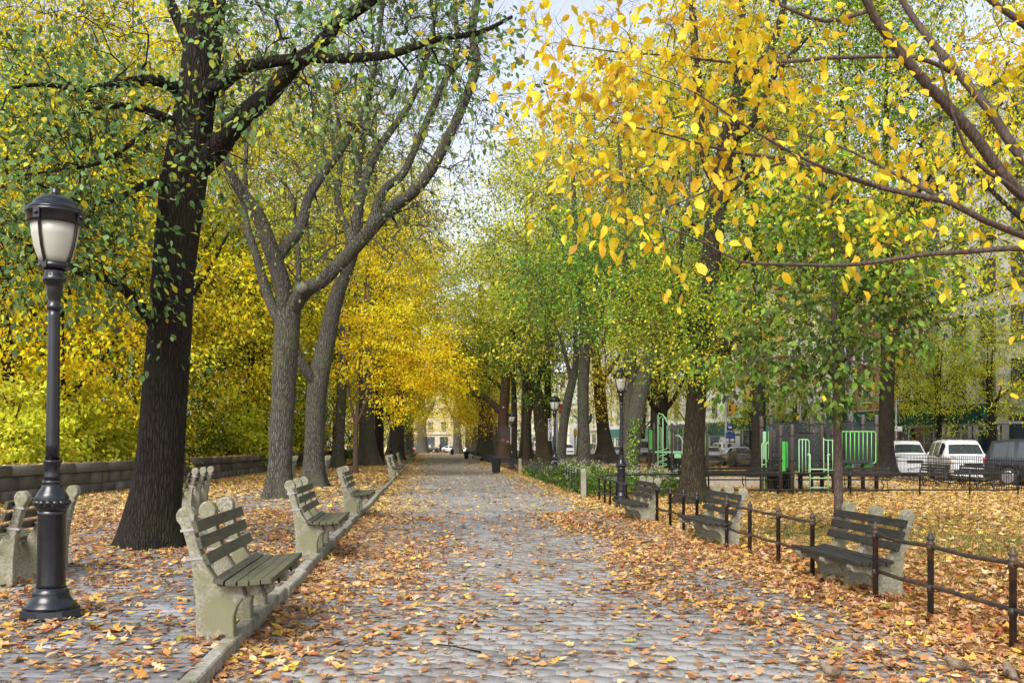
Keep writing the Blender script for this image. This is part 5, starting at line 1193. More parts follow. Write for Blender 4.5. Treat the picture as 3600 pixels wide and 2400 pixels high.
column_tree('huge fluted grey trunk beyond the slim golden tree', 1293, 1640, 68, [[(1292, 1590, .62), (1290, 1500, .54), (1289, 1400, .5), (1290, 1250, .45), (1300, 1000, .38), (1310, 700, .26), (1320, 400, .12)], [(1290, 1150, .3), (1230, 950, .2), (1180, 700, .12)], [(1298, 1100, .3), (1370, 900, .2), (1420, 650, .12)]],
  [bl(1300, 600, 68, 220, 250, 4.5, 1), bl(1400, 780, 68, 180, 180, 4, .8, 1)], 240, 20, .2, [YG, Yl], M['bark_grey'], 106, spread=1.5, flare=.8)
column_tree('slender black trunk standing upright beside the fluted trunk', 1338, 1634, 71, [[(1338, 1560, .23), (1340, 1450, .21), (1345, 1300, .19), (1350, 1100, .16), (1360, 800, .1)]], [bl(1370, 950, 71, 150, 200, 3, 1)], 120, 24, .2, [YG], M['bark_dark'], 107, spread=1.4)
# ---- right side: brown trunk with black limbs ----
Y = 25.5
column_tree('stout brown trunk just inside the rail, dividing into black limbs high up', 2436, 1768, Y, [[(2437, 1735, .34), (2436, 1660, .285), (2442, 1500, .27), (2452, 1350, .255), (2464, 1240, .27), (2480, 1100, .24), (2500, 900, .25), (2520, 720, .26), (2545, 580, .26), (2575, 430, .25), (2605, 300, .21)],
    [(2462, 1250, .17), (2510, 1270, 25.2, .15), (2560, 1225, 24.9, .13), (2620, 1190, 24.6, .1), (2700, 1130, 24.3, .06)], [(2468, 1230, .14), (2420, 1130, 25.8, .1), (2390, 1000, 26, .07), (2400, 800, 26, .05)],
    [(2530, 650, .15), (2490, 590, .13), (2466, 480, .125), (2452, 300, .115), (2440, 120, .1), (2425, -100, .08)], [(2600, 320, .14), (2660, 240, .12), (2720, 150, .1), (2760, 0, .07)], [(2600, 310, .13), (2590, 180, .11), (2610, 50, .09), (2600, -150, .06)],
    [(2560, 500, .12), (2640, 440, 25, .1), (2690, 330, 24.7, .09), (2740, 240, 24.5, .07), (2850, 120, 24.2, .04)], [(2515, 760, .11), (2600, 640, 25.2, .08), (2740, 560, 25, .05), (2860, 540, 24.8, .03)]],
  [bl(2360, 1150, 25, 190, 110, 1.8, 2.2), bl(2200, 950, 27, 190, 190, 2.2, 1.6, 1), bl(2540, 1180, 24.6, 150, 110, 1.5, 1.3), bl(2500, 950, 25.5, 150, 160, 1.6, 1.0, 1), bl(2560, 300, 25.5, 330, 300, 2.6, .9, 2), bl(2700, 420, 25, 200, 200, 2, .6, 1), bl(2290, 1030, 24.8, 120, 90, 1.5, .8), bl(2720, 200, 24.5, 260, 200, 2.2, .7, 2)],
  470, 42, .088, [YG + LO[:2], LO, PY], M['bark_brown'], 108, z0=-.02, spread=.85, tip=.006, twig=.005, droop=.35, leafless=.05)
column_tree('leaning grey trunk with ivy at its foot, behind the tall right lamp', 2213, 1690, 41.5, [[(2213, 1640, .40), (2221, 1560, .37), (2236, 1450, .35), (2262, 1330, .34), (2290, 1240, .36), (2310, 1190, .33)],
    [(2300, 1215, .25), (2330, 1150, .2), (2345, 1050, .16), (2400, 850, .11), (2430, 600, .06)], [(2295, 1220, .24), (2270, 1150, .2), (2240, 1080, .17), (2200, 950, .13), (2190, 700, .09), (2170, 450, .05)], [(2250, 1120, .12), (2150, 1020, .08), (2060, 930, .05)]],
  [bl(2150, 1010, 41, 190, 170, 2.6, 2.2), bl(2260, 800, 42, 230, 180, 3, 1.5), bl(2380, 1010, 41, 150, 120, 2.4, 1.3, 1), bl(2050, 880, 40, 130, 130, 2.2, 1.), bl(2300, 1130, 40, 150, 60, 2, .8, 1), bl(2230, 520, 42, 250, 220, 3, .7, 1)],
  430, 38, .105, [LO, YG], M['bark_grey'], 109, z0=-.02, spread=1.0, droop=.35, twig=.008)
column_tree('upright knotted grey trunk in the flower bed', 2054, 1668, 44.5, [[(2054, 1600, .29), (2052, 1500, .265), (2050, 1400, .26), (2053, 1280, .27), (2062, 1200, .25), (2050, 1100, .2), (2030, 950, .16), (2020, 750, .12), (2010, 500, .07)], [(2060, 1220, .16), (2100, 1160, .13), (2120, 1080, .1), (2160, 900, .06)], [(2040, 1030, .12), (1990, 900, .09), (1940, 780, .08), (1900, 770, .05)], [(2064, 1490, .1), (2075, 1470, 44.2, .09), (2078, 1455, 44.1, .05)]],
  [bl(1960, 950, 44, 150, 150, 2.2, 1.2), bl(2040, 700, 45, 200, 220, 2.6, 1, 1), bl(1900, 1010, 43.5, 90, 90, 1.8, .6)], 260, 30, .12, [LO, PY], M['bark_grey'], 110, z0=-.02, spread=1.1, twig=.008, leafless=.15)
column_tree('slanting grey trunk leaning right, left of the knotted trunk', 1973, 1660, 48, [[(1973, 1600, .25), (1981, 1500, .23), (1998, 1400, .21), (2016, 1320, .19), (2025, 1250, .14), (2020, 1100, .08)], [(2010, 1345, .13), (1993, 1270, .1), (1975, 1200, .09), (1930, 1100, .06), (1880, 950, .04)]], [bl(1930, 1100, 48, 130, 130, 2.5, 1), bl(1880, 900, 48, 170, 150, 3, .8)], 150, 18, .14, [YG], M['bark_grey'], 111, z0=-.02, spread=1.2, twig=.01, leafless=.3)
column_tree('dark vine covered trunk leaning left behind the second right lamp', 1915, 1622, 73, [[(1913, 1580, .6), (1905, 1500, .55), (1895, 1420, .5), (1880, 1340, .42), (1920, 1260, .35), (1940, 1150, .28), (1960, 950, .15)], [(1890, 1400, .34), (1850, 1330, .26), (1820, 1250, .2), (1790, 1100, .12)]],
  [bl(1900, 1250, 72, 90, 110, 2.5, 1.4), bl(1830, 1130, 72, 130, 130, 3.5, 1.3, 1), bl(1950, 1080, 72, 120, 140, 3, .8), bl(1800, 900, 74, 180, 170, 4, 1., 1), bl(1910, 1400, 71.5, 45, 60, 1.2, .3)], 320, 34, .16, [GR, YG], M['bark_brown'], 112, z0=-.02, spread=1.3)
column_tree('mid sized mossy trunk between the reddish trunk and the vine covered trunk', 1853, 1620, 74, [[(1853, 1560, .31), (1853, 1480, .3), (1862, 1400, .28), (1845, 1330, .2), (1830, 1200, .12)], [(1866, 1400, .18), (1885, 1340, .12)]], [bl(1840, 1180, 74, 90, 110, 3, 1)], 90, 30, .18, [GR], M['bark_brown'], 113, z0=-.02, spread=1.3)
column_tree('reddish brown trunk with a big arching limb over the path, beside the bannered lamp', 1770, 1608, 84, [[(1770, 1560, .48), (1768, 1480, .46), (1774, 1400, .45), (1780, 1330, .36), (1790, 1250, .28), (1800, 1100, .15)], [(1764, 1450, .32), (1735, 1420, .28), (1700, 1395, .25), (1655, 1375, .2), (1640, 1310, .17), (1600, 1240, .1), (1560, 1200, .05)], [(1785, 1330, .22), (1740, 1260, .15), (1700, 1200, .1)]],
  [bl(1680, 1290, 83, 110, 90, 3.5, 1.5), bl(1620, 1170, 82, 130, 100, 4, 1.5, 1), bl(1760, 1160, 84, 120, 130, 4, 1.4, 0), bl(1700, 1020, 85, 170, 120, 4.5, 1.1, 1), bl(1560, 1290, 81, 70, 50, 3, .5, 1), bl(1680, 1430, 86, 60, 50, 3, .6, 2)], 330, 34, .19, [GR, YG, Yo], M['bark_red'], 114, z0=-.02, spread=1.4)
column_tree('dark trunk directly behind the bannered lamp', 1806, 1612, 78, [[(1806, 1560, .27), (1808, 1450, .25), (1806, 1350, .2), (1800, 1150, .12)]], [bl(1800, 1080, 78, 70, 120, 2.5, 1)], 60, 28, .18, [YG], M['bark_brown'], 115, z0=-.02, spread=1.2)
column_tree('broad pale grey trunk left of the reddish trunk, past the far bins', 1706, 1604, 108, [[(1706, 1560, .85), (1706, 1480, .75), (1706, 1400, .68), (1700, 1250, .5), (1690, 1000, .3)]], [bl(1690, 1400, 106, 90, 80, 4, 1.2), bl(1640, 1330, 105, 100, 70, 4.5, 1.2), bl(1680, 1180, 108, 120, 120, 5, .8, 1)], 190, 40, .22, [Yo, YG], M['bark_grey'], 116, z0=-.02, spread=1.6)
column_tree('grey trunk with a wide root flare beyond the leaning trunk', 2130, 1610, 82, [[(2128, 1570, .62), (2120, 1500, .55), (2112, 1420, .52), (2105, 1340, .45), (2090, 1200, .3), (2080, 950, .18)], [(2108, 1350, .25), (2150, 1290, .2), (2185, 1240, .14), (2210, 1150, .08)]], [bl(2130, 1370, 80, 80, 60, 2.5, .8, 1), bl(2200, 1250, 81, 130, 100, 3.5, 1, 1), bl(2100, 1080, 82, 200, 150, 4, 1.2)], 220, 30, .18, [YG, Yo], M['bark_grey'], 117, z0=-.02, spread=1.4, flare=.9, leafless=.2)
column_tree('dark spreading tree behind the green climbing arch', 2335, 1606, 66, [[(2335, 1540, .3), (2332, 1460, .28), (2335, 1400, .26), (2345, 1300, .2), (2350, 1150, .12)], [(2325, 1450, .2), (2290, 1420, .16), (2270, 1350, .13), (2230, 1280, .08)], [(2338, 1440, .18), (2370, 1400, .14), (2400, 1340, .11), (2430, 1270, .06)], [(2342, 1330, .14), (2385, 1250, .09)]], [bl(2330, 1270, 66, 130, 90, 3, 1), bl(2250, 1330, 65, 80, 60, 2.5, .6), bl(2400, 1330, 66, 80, 60, 2.5, .6), bl(2340, 1100, 66, 160, 120, 3.5, .8)], 220, 15, .16, [YG + Yl], M['bark_dark'], 118, z0=-.02, spread=1.2, twig=.012, leafless=.25)
column_tree('rough dark trunk standing behind the playground ladder', 2668, 1610, 46, [[(2668, 1560, .34), (2664, 1480, .32), (2662, 1400, .3), (2665, 1300, .25), (2668, 1200, .22), (2660, 1050, .16), (2640, 850, .1)], [(2668, 1300, .13), (2720, 1312, 45.5, .115), (2780, 1325, 45, .1), (2830, 1325, 44.6, .08), (2890, 1300, 44, .05)], [(2658, 1220, .15), (2720, 1100, .1), (2760, 950, .06)]], [bl(2680, 1000, 46, 200, 170, 2.8, 1), bl(2780, 1150, 45, 140, 100, 2.4, .7)], 230, 24, .12, [YG + GR], M['bark_dark'], 119, z0=-.02, spread=1.1)
column_tree('thick dark street trunk between the playground and the white cars', 3117, 1650, 47.5, [[(3116, 1600, .37), (3114, 1520, .36), (3117, 1400, .35), (3122, 1250, .34), (3120, 1150, .3), (3110, 1000, .22), (3100, 750, .14)], [(3120, 1210, .2), (3190, 1130, 47, .16), (3290, 1090, 46.5, .12), (3400, 1050, 46, .08), (3560, 1000, 45.5, .04)], [(3114, 1100, .16), (3020, 1000, .1), (2960, 900, .06)]], [bl(3150, 900, 47, 260, 230, 3.2, 1.6), bl(3400, 980, 46, 230, 110, 2.6, 1.1), bl(3000, 950, 47, 150, 150, 2.6, .7), bl(3350, 1130, 45.5, 150, 50, 2, .5)], 380, 24, .12, [LO + YG], M['bark_dark'], 120, z0=-.02, spread=1.1)
# ---- young tree with big leaves on the lawn ----
Y = 16.6
column_tree('young straight tree with large green and yellow leaves behind the nearest dark slat bench', 2948, 1882, Y, [[(2948, 1800, .078), (2946, 1600, .073), (2943, 1400, .068), (2938, 1250, .06), (2932, 1080, .05), (2928, 900, .038), (2925, 700, .022)],
    [(2940, 1330, .03), (2840, 1260, 16.3, .024), (2700, 1260, 16, .018), (2560, 1300, 15.8, .01)], [(2940, 1290, .03), (3050, 1210, 16.4, .025), (3200, 1150, 16.2, .018), (3350, 1120, 16, .01)], [(2936, 1150, .028), (2820, 1050, 16.8, .02), (2680, 980, 17, .012)], [(2932, 1080, .028), (3060, 950, 17, .02), (3180, 880, 17.2, .012)], [(2938, 1240, .025), (3000, 1270, 15.6, .02), (3100, 1300, 15, .012)]],
  [bl(2900, 1080, 16.4, 330, 200, 1.2, 3, 0), bl(2640, 1265, 15.8, 170, 90, .7, 1., 0), bl(3180, 1150, 16.2, 230, 110, .9, 1.3, 0), bl(2900, 790, 16.8, 290, 180, 1.1, 2.3, 1), bl(2820, 1350, 16, 100, 90, .5, .45, 0), bl(3120, 900, 16.8, 220, 140, .9, 1.1, 1), bl(3000, 1280, 15.8, 140, 70, .6, .5, 0), bl(2870, 620, 16.8, 160, 110, .8, .7, 1)],
  430, 14, .125, [DG + GR[:2], GR + YG], M['bark_smooth'], 121, z0=-.02, spread=.42, kind='ovate', tip=.0032, twig=.003, droop=.65, flare=.15, name='young_tree', down=.2)
# ---- golden tree just outside the frame whose branches reach over the verge ----
base = (5.75, 8.6, -.03)
lm = [([base, (5.74, 8.6, .8), (5.7, 8.55, 1.7), (5.62, 8.45, 2.5), (5.5, 8.3, 3.2)], [.17, .15, .14, .14, .13]),
    (*pxl([(4150, 900, 8.3, 0.078), (3900, 850, 8.1, 0.0663), (3600, 690, 7.8, 0.04836), (3410, 460, 7.6, 0.04368), (3245, 280, 7.4, 0.039), (3160, 180, 7.3, 0.03588), (3075, 60, 7.2, 0.0312), (3020, -60, 7.1, 0.02652), (2960, -250, 7, 0.0195)]),),
    (*pxl([(4100, 850, 8.3, 0.0702), (3850, 760, 8.4, 0.0585), (3600, 560, 8.6, 0.04524), (3480, 390, 8.7, 0.04056), (3370, 260, 8.8, 0.03744), (3260, 130, 8.9, 0.03276), (3170, 0, 9, 0.02808), (3080, -180, 9, 0.02028)]),),
    (*pxl([(4120, 950, 8.3, 0.0546), (3800, 900, 7.8, 0.039), (3600, 830, 7.4, 0.02808), (3450, 770, 7.1, 0.02496), (3330, 710, 7, 0.02262), (3100, 660, 6.9, 0.01872), (2800, 570, 6.8, 0.01404), (2550, 530, 6.7, 0.01014), (2370, 480, 6.6, 0.00702), (2150, 430, 6.5, 0.00468)]),),
    (*pxl([(4120, 1000, 8.3, 0.0468), (3850, 920, 7.6, 0.0312), (3600, 875, 7.2, 0.02028), (3400, 885, 7, 0.01794), (3250, 895, 6.9, 0.01638), (3000, 930, 6.8, 0.01404), (2800, 930, 6.7, 0.0117), (2600, 918, 6.6, 0.00936), (2470, 850, 6.5, 0.00702), (2340, 800, 6.4, 0.00468), (2200, 770, 6.4, 0.00312)]),),
    (*pxl([(3370, 265, 8.8, 0.0234), (3220, 205, 8.4, 0.0195), (2950, 203, 8, 0.01638), (2800, 215, 7.7, 0.01404), (2600, 222, 7.5, 0.01092), (2340, 195, 7.2, 0.0078), (2170, 184, 7, 0.00468), (1950, 150, 6.9, 0.00312)]),),
    (*pxl([(3100, 660, 6.9, 0.01404), (2850, 570, 6.5, 0.01092), (2600, 430, 6.3, 0.0078), (2450, 330, 6.2, 0.00468), (2250, 250, 6.1, 0.00312)]),),
    (*pxl([(2780, 565, 6.8, 0.00936), (2600, 620, 6.5, 0.0078), (2420, 700, 6.3, 0.00546), (2250, 760, 6.2, 0.00312)]),),
    (*pxl([(3450, 770, 7.1, 0.01716), (3200, 640, 7.3, 0.01404), (3020, 545, 7.5, 0.01092), (2850, 480, 7.6, 0.0078), (2650, 440, 7.7, 0.00468)]),),
    (*pxl([(3050, 40, 7.2, 0.01716), (2900, 75, 7.1, 0.0156), (2750, 20, 7, 0.01248), (2600, -60, 7, 0.0078)]),),
    (*pxl([(3900, 400, 8.2, 0.0351), (3650, 130, 8, 0.02964), (3480, 0, 7.9, 0.0234), (3350, -120, 7.8, 0.0156)]),),
    (*pxl([(3600, 700, 7.8, 0.0234), (3530, 640, 7.6, 0.01872), (3420, 560, 7.5, 0.0156), (3350, 400, 7.4, 0.01092), (3290, 150, 7.3, 0.00624)]),)]
tree('yellow_leaved_tree', 'golden leaved tree whose bare smooth branches reach in from the right edge', base, lm,
  [bl(2350, 230, 6.6, 330, 210, .6, 1.7), bl(2080, 430, 6.5, 260, 110, .45, 1.2), bl(2550, 490, 6.6, 320, 90, .45, 1.2), bl(1950, 230, 6.8, 270, 130, .5, 1.), bl(2230, 690, 6.4, 290, 80, .45, .9), bl(2450, 40, 6.9, 380, 110, .6, 1.3), bl(2950, 470, 7, 300, 80, .5, .9), bl(2800, 120, 7.2, 280, 130, .6, .9), bl(2350, 850, 6.5, 260, 80, .4, .6), bl(3200, 420, 7.3, 300, 260, .8, 1.), bl(3400, 150, 7.9, 260, 200, .9, 1.), bl(2030, 590, 6.5, 120, 110, .35, .4), bl(2900, 800, 6.8, 330, 120, .4, .3), bl(3300, 850, 7, 260, 150, .6, .4), bl(3550, 600, 7.6, 120, 330, .6, .5), bl(3560, 1250, 7.2, 60, 120, .3, .25)],
  620, 3.3, .088, [[((.88, .60, .02), 5), ((.86, .52, .015), 3), ((.78, .40, .02), 1.4), ((.82, .68, .05), 1.6), ((.5, .24, .03), .5)]], M['bark_smooth'], 122, spread=.22, leafmat='leaf_big', kind='ovate', tip=.0016, twig=.0013, droop=.75, flare=.2, clump=.08, flat=.8)

# ---- woodland and street trees: a few grown kinds, copied ----
def kind_tree(seed, label, H, rt, blobs, n, per, size, pals, bark, lean=0., stems=1, spread=1.3, twig=0, **k):
    rg = np.random.default_rng(seed); limbs = []
    for s in range(stems):
        o = 0 if s == 0 else rg.normal(0, .25); P = [(0, 0, 0), (lean*.1 + o*.3, 0, H*.1), (lean*.35 + o, o*.5, H*.3), (lean*.7 + o*2, .2, H*.55), (lean + o*3, .0, H*.85)]
        limbs.append((P, [rt, rt*.86, rt*.74, rt*.5, rt*.12]))
    for s in range(4):
        a = s*1.57 + rg.random(); z = H*(.3 + .08*s); r = H*.2; limbs.append(([(lean*.35, 0, z), (lean*.4 + math.cos(a)*r*.5, math.sin(a)*r*.5, z + H*.09), (lean*.5 + math.cos(a)*r, math.sin(a)*r, z + H*.22)], [rt*.45, rt*.33, rt*.15]))
    return tree('woodland_tree', label, (0, 0, 0), limbs, blobs, n, per, size, pals, bark, seed, spread=spread, twig=twig, **k)
def crown_blobs(H, zlo, R, n, seed, np_=1):
    rg = np.random.default_rng(seed); o = []
    for i in range(n):
        f = (i + .5)/n; z = zlo + (H - zlo)*f; rr = R*math.sqrt(max(.05, 1 - (2*f - .85)**2))*.75; a = i*2.4 + rg.random(); r = rg.uniform(.28, .48)*R
        o.append(((rr*math.cos(a)*.8, rr*math.sin(a)*.8, z), (r*1.2, r*1.2, r*.62), 1., i % np_))
    return o
GWOOD = 'autumn trees massed beyond the stone wall'
PR = {}
PR['gold'] = kind_tree(201, '', 15, .24, crown_blobs(15, 3., 5.2, 11, 1, 2), 260, 60, .17, [Yl, YG], M['bark_dark'])
PR['lime'] = kind_tree(202, '', 14, .22, crown_blobs(14, 2.2, 4.8, 11, 2, 2), 260, 60, .16, [YG, GR], M['bark_brown'])
PR['green'] = kind_tree(203, '', 13, .22, crown_blobs(13, 1.2, 4.8, 11, 3, 2), 260, 60, .17, [GR, DG], M['bark_dark'])
PR['amber'] = kind_tree(204, '', 12, .2, crown_blobs(12, 2.6, 4.6, 10, 4, 2), 300, 44, .16, [Yo, Yl], M['bark_dark'])
PR['pale'] = kind_tree(205, '', 20, .4, crown_blobs(20, 6, 6.5, 12, 5, 2), 420, 34, .2, [PY, YG], M['bark_grey'], spread=1.5, twig=.012, leafless=.15)
PR['shrub'] = kind_tree(206, '', 3.4, .06, [((0, 0, 1.6), (1.5, 1.3, .9), 2, 0), ((.9, -.3, 1.1), (1.2, 1., .7), 1, 0), ((-.9, .2, 1.3), (1.1, 1., .8), 1, 1), ((.1, .1, 2.6), (1., .9, .7), .8, 0)], 240, 26, .15, [LG, YG], M['bark_dark'], stems=4, spread=.5, flare=.1, kind='ovate')
PR['street'] = kind_tree(207, '', 9.5, .2, crown_blobs(9.5, 3.4, 3.6, 9, 7, 1), 260, 40, .13, [LG], M['bark_dark'], stems=2, spread=.9, twig=.01)
for k_, nm in (('shrub', 'woodland_shrub'), ('street', 'street_tree')): PR[k_].name = nm
PR['tallgreen'] = kind_tree(208, '', 18, .26, crown_blobs(18, 6.5, 5.6, 12, 8, 2), 380, 42, .14, [LO, YG], M['bark_dark'], spread=1.2, twig=.009)
PR['tallgold'] = kind_tree(209, '', 18, .26, crown_blobs(18, 6.5, 5.6, 12, 9, 2), 380, 42, .15, [Yl, YG], M['bark_dark'], spread=1.2, twig=.009)
_first = {}
def put(kind, x, y, z, s, rz, label, group, sz=None):
    sc_ = (s, s, sz or s)
    if kind not in _first:
        o = PR[kind]; _first[kind] = o; o.location = (x, y, z); o.rotation_euler = (0, 0, rz); o.scale = sc_; o['label'] = label; o['group'] = group; return o
    return dup(PR[kind], (x, y, z), rz, label, group, sc_)
def pp(kind, px, Y, s, rz, label, group, z=-.1, sz=None): return put(kind, (px - 1800)/FPX*Y, Y, z, s, rz, label, group, sz)
# bright shrubs close behind the wall
GS2 = 'shrubs close behind the stone wall'
pp('shrub', 395, 35.5, 1.15, .3, 'bright chartreuse shrub over the wall between the lamp post and the dark trunk', GS2)
pp('shrub', 70, 28.6, 1.0, 2., 'yellow green shrub over the wall at the left edge, left of the lamp post', GS2)
pp('shrub', 215, 32.5, 1.15, 4., 'lime shrub over the wall directly behind the black lamp shaft', GS2)
pp('shrub', 800, 51, 1.3, 1., 'lime shrub over the wall between the dark trunk and the forked tree', GS2)
pp('shrub', 1060, 82, 1.6, 5., 'bushy shrub over the wall seen between grey trunks', GS2)
W = [('amber', 215, 32.5, 1.0, .5, 'amber tree at the wall with leaves hanging left of the dark trunk'), ('gold', 30, 32, 1.0, 1.3, 'golden tree at the far left edge above the lamp'), ('gold', 610, 44, 1.15, 2.2, 'golden tree right behind the dark trunk'), ('lime', 880, 60, 1.2, 3.1, 'lime and yellow tree between the dark trunk and forked tree'),
     ('green', 480, 48, 1.05, .2, 'green tree in shade behind the chartreuse shrub'), ('green', 150, 42, 1.1, 1.9, 'green tree behind the lamp post and its lime shrub'), ('lime', -150, 36, 1.1, 4., 'lime tree cut by the left frame edge'), ('gold', 330, 52, 1.3, 5., 'tall golden tree far behind the lamp globe'),
     ('lime', 730, 58, 1.35, .9, 'tall lime tree deeper in the woods behind the dark trunk'), ('amber', 930, 66, 1.3, 2.6, 'amber tree behind the forked grey tree'), ('green', 1010, 80, 1.2, 3.6, 'green tree low between the grey trunks'), ('gold', 1100, 92, 1.5, 1.1, 'golden tree behind the slanting grey trunk'),
     ('green', 1180, 104, 1.3, 5.2, 'green tree behind the straight grey trunk'), ('lime', 1270, 118, 1.5, .4, 'lime tree behind the huge fluted trunk'), ('green', 1330, 140, 1.2, 2.8, 'green tree behind the far left lamps'), ('gold', 560, 72, 1.6, 3.3, 'very tall golden tree deepest behind the dark trunk'),
     ('pale', 180, 66, 1.25, 1.7, 'pale yellow tall tree at the upper left'), ('lime', -40, 58, 1.5, .1, 'tall lime tree beyond the left edge of the woods'), ('lime', 900, 92, 1.7, 4.4, 'tall distant lime tree above the forked tree'), ('amber', 1300, 132, 1.3, 2.2, 'amber tree far back above the left lamps')]
W += [('tallgold', 830, 64, 1.5, .4, 'towering golden tree above the left limbs of the forked tree'), ('tallgold', 1010, 74, 1.65, 2.0, 'towering golden tree seen through the bare limbs'), ('pale', 1190, 84, 1.5, 3.3, 'towering pale tree above the straight grey trunk'), ('tallgold', 610, 52, 1.35, 4.6, 'towering golden tree at the top behind the dark trunk'),
      ('tallgold', 330, 45, 1.3, 1.2, 'towering golden tree at the top left over the lamp'), ('tallgold', 80, 41, 1.25, 5.3, 'towering golden tree in the top left corner')]
for k_, px, Y, s, rz, l in W: pp(k_, px, Y, s, rz, l, GWOOD, -.6)
GA = 'tall pale trees arching over the far path'
for k_, px, Y, s, rz, l in [('pale', 1405, 90, 1.15, .6, 'tall pale yellow tree over the left of the far path'), ('pale', 1775, 96, 1.15, 2.5, 'tall pale yellow tree over the right of the far path'), ('pale', 1735, 122, 1.4, 4.1, 'pale tree closing the view high above the path'), ('tallgold', 1400, 106, 1.4, 3.2, 'lime tree reaching over the middle of the far path'),
        ('pale', 2050, 78, 1.4, 5.5, 'tall pale tree with thin limbs behind the knotted trunk'), ('pale', 1290, 100, 1.45, 1.1, 'tall pale tree left of the far path above the golden crown'), ('amber', 1705, 136, 1.25, .9, 'amber tree low over the end of the path'), ('amber', 1400, 150, 1.2, 2.9, 'amber tree left above the walker'),
        ('pale', 2306, 84, 1.5, 3.0, 'tall pale tree behind the black high limbs'), ('tallgold', 1330, 78, 1.25, 5.0, 'lime tree just behind the golden crown'), ('green', 1735, 150, 1.3, .3, 'green tree past the broad pale trunk'), ('pale', 2665, 70, 1.35, 1.4, 'pale tree high above the playground'),
        ('pale', 1850, 92, 1.45, .2, 'pale tree high over the vine covered trunk'), ('tallgreen', 1925, 80, 1.4, 1.2, 'green tree high behind the slanting grey trunk'), ('pale', 2215, 64, 1.35, 2.2, 'pale tree above the leaning grey trunk'), ('tallgold', 2442, 58, 1.45, 3.9, 'yellow tree high behind the brown trunk'), ('amber', 1450, 216, 1.7, 2.6, 'distant amber tree beyond the street left of the path end'), ('amber', 1640, 222, 1.8, 1.1, 'distant amber tree beyond the street right of the path end')]:
    pp(k_, px, Y, s, rz, l, GA, -.05)
GST = 'bright street trees across the lawn'
for px, Y, s, rz, l in [(3300, 63, 1.0, .4, 'bright lime street tree in front of the dark green shed panel'), (3490, 60, .95, 2.1, 'bright lime street tree hanging low at the right over the black car'), (3210, 70, .9, 4., 'bright lime street tree left of the dark green shed panel'), (2640, 96, 1.0, 1., 'yellow street tree beside the traffic lights'), (2440, 104, 1.1, 3., 'yellow street tree left of the brown trunk top'),
        (2260, 112, 1.15, 5., 'yellow street tree behind the leaning trunk'), (2050, 126, 1.2, .7, 'yellow street tree behind the signal box'), (2800, 84, .85, 2.7, 'thin yellow green street tree above the perforated panels'), (1905, 160, 1.3, 1.9, 'yellow street tree behind the vine covered trunk')]:
    pp('street', px, Y, s, rz, l, GST, 0)
for k_, px, Y, s, rz, l in [('tallgold', 3800, 38, 1.3, .3, 'golden tree high at the upper right edge'), ('tallgreen', 3119, 54, 1.6, 2.4, 'green tree with yellow leaves filling the upper right'), ('tallgreen', 2950, 50, 1.45, 4.2, 'green tree high behind the young tree'), ('tallgreen', 2670, 55, 1.5, .9, 'green tree towering behind the rough trunk at the playground')]:
    o = pp(k_, px, Y, s, rz, l, 'trees behind the tall iron fence', 0)
# ---- distant trunks at the path end ----
def far_trunk(label, px, py, Y, r, lean, seed, pal=YG): column_tree(label, px, py, Y, [[(px, py - 30, r), (px + lean, py - 110, r*.85), (px + lean*2, py - 200, r*.6), (px + lean*2.5, py - 330, r*.25)], [(px + lean, py - 95, r*.5), (px + lean - 40, py - 170, r*.3)], [(px + lean, py - 95, r*.5), (px + lean + 45, py - 180, r*.3)]],
    [bl(px, py - 190, Y, 80, 45, 5, 1), bl(px - 30, py - 260, Y, 90, 60, 5, 1), bl(px + 40, py - 320, Y, 90, 70, 5, 1)], 110, 34, .26, [pal], M['bark_grey'], seed, z0=-.02, spread=1.8)
far_trunk('pale thick trunk with no branches near the end of the path', 1484, 1586, 185, .9, 0, 301, GR)
far_trunk('spreading forked trunk right of the walker', 1608, 1583, 170, .7, -2, 302, Yo)
far_trunk('leaning grey trunk behind the farthest bin', 1652, 1588, 150, .55, -6, 303, YG)
far_trunk('brown trunk left of the second distant lamp', 1388, 1606, 112, .75, 3, 304, GR)
far_trunk('pair of dark trunks beside the far left benches', 1422, 1600, 130, .6, 0, 305, GR)
far_trunk('grey trunk behind the distant kerb benches', 1436, 1598, 145, .6, -1, 306, YG)
far_trunk('slim grey trunk right of the spreading trunk', 1672, 1594, 135, .5, 2, 307, Yo)

# ---- flower bed inside the low fence ----
def bed():
    rg = np.random.default_rng(77); n = 900; y = 28.9 + 20.5*rg.random(n)**1.15; x = fence_x(y) + .1 + rg.random(n)**1.5*3.2 - .15*(rg.random(n) < .25)
    h = (.2 + .45*vnoise(x, y, 1.5, 71))*(.6 + .6*rg.random(n)); T = np.stack([x, y, h], 1); D = unit(rg.normal(0, .6, (n, 3)) + np.array([0, 0, .6]))
    V, F, C = spray_leaves(T - np.array([0, 0, .15]), D, 22, .1, .3, rg, .3, 'quad', [GR + DG[:2]], np.zeros(n, int), 1.)
    fl = rg.random(n) < .22; Tf = T[fl] + np.array([0, 0, .22]); Vf, Ff, Cf = spray_leaves(Tf, D[fl], 16, .05, .16, rg, -.3, 'quad', [[((.75, .74, .66), 3), ((.6, .58, .45), 1)]], np.zeros(int(fl.sum()), int), .8)
    sk = Skel(5)
    for t in T[::2]: sk.tube(np.array([[t[0], t[1], -.03], [t[0] + .03, t[1], t[2]*.5], t]), np.array([.006, .005, .003]), 3)
    root = tag(np_mesh('ground_cover', np.concatenate([V, Vf]), np.concatenate([F, Ff + len(V)]), M['leaf'], None, np.concatenate([C, Cf])), 'green ground cover with clusters of small white flowers behind the low picket fence', 'flowers', kind='stuff')
    sk.mesh('stem', M['bark_brown'], root, (0, 0, 0))
bed()
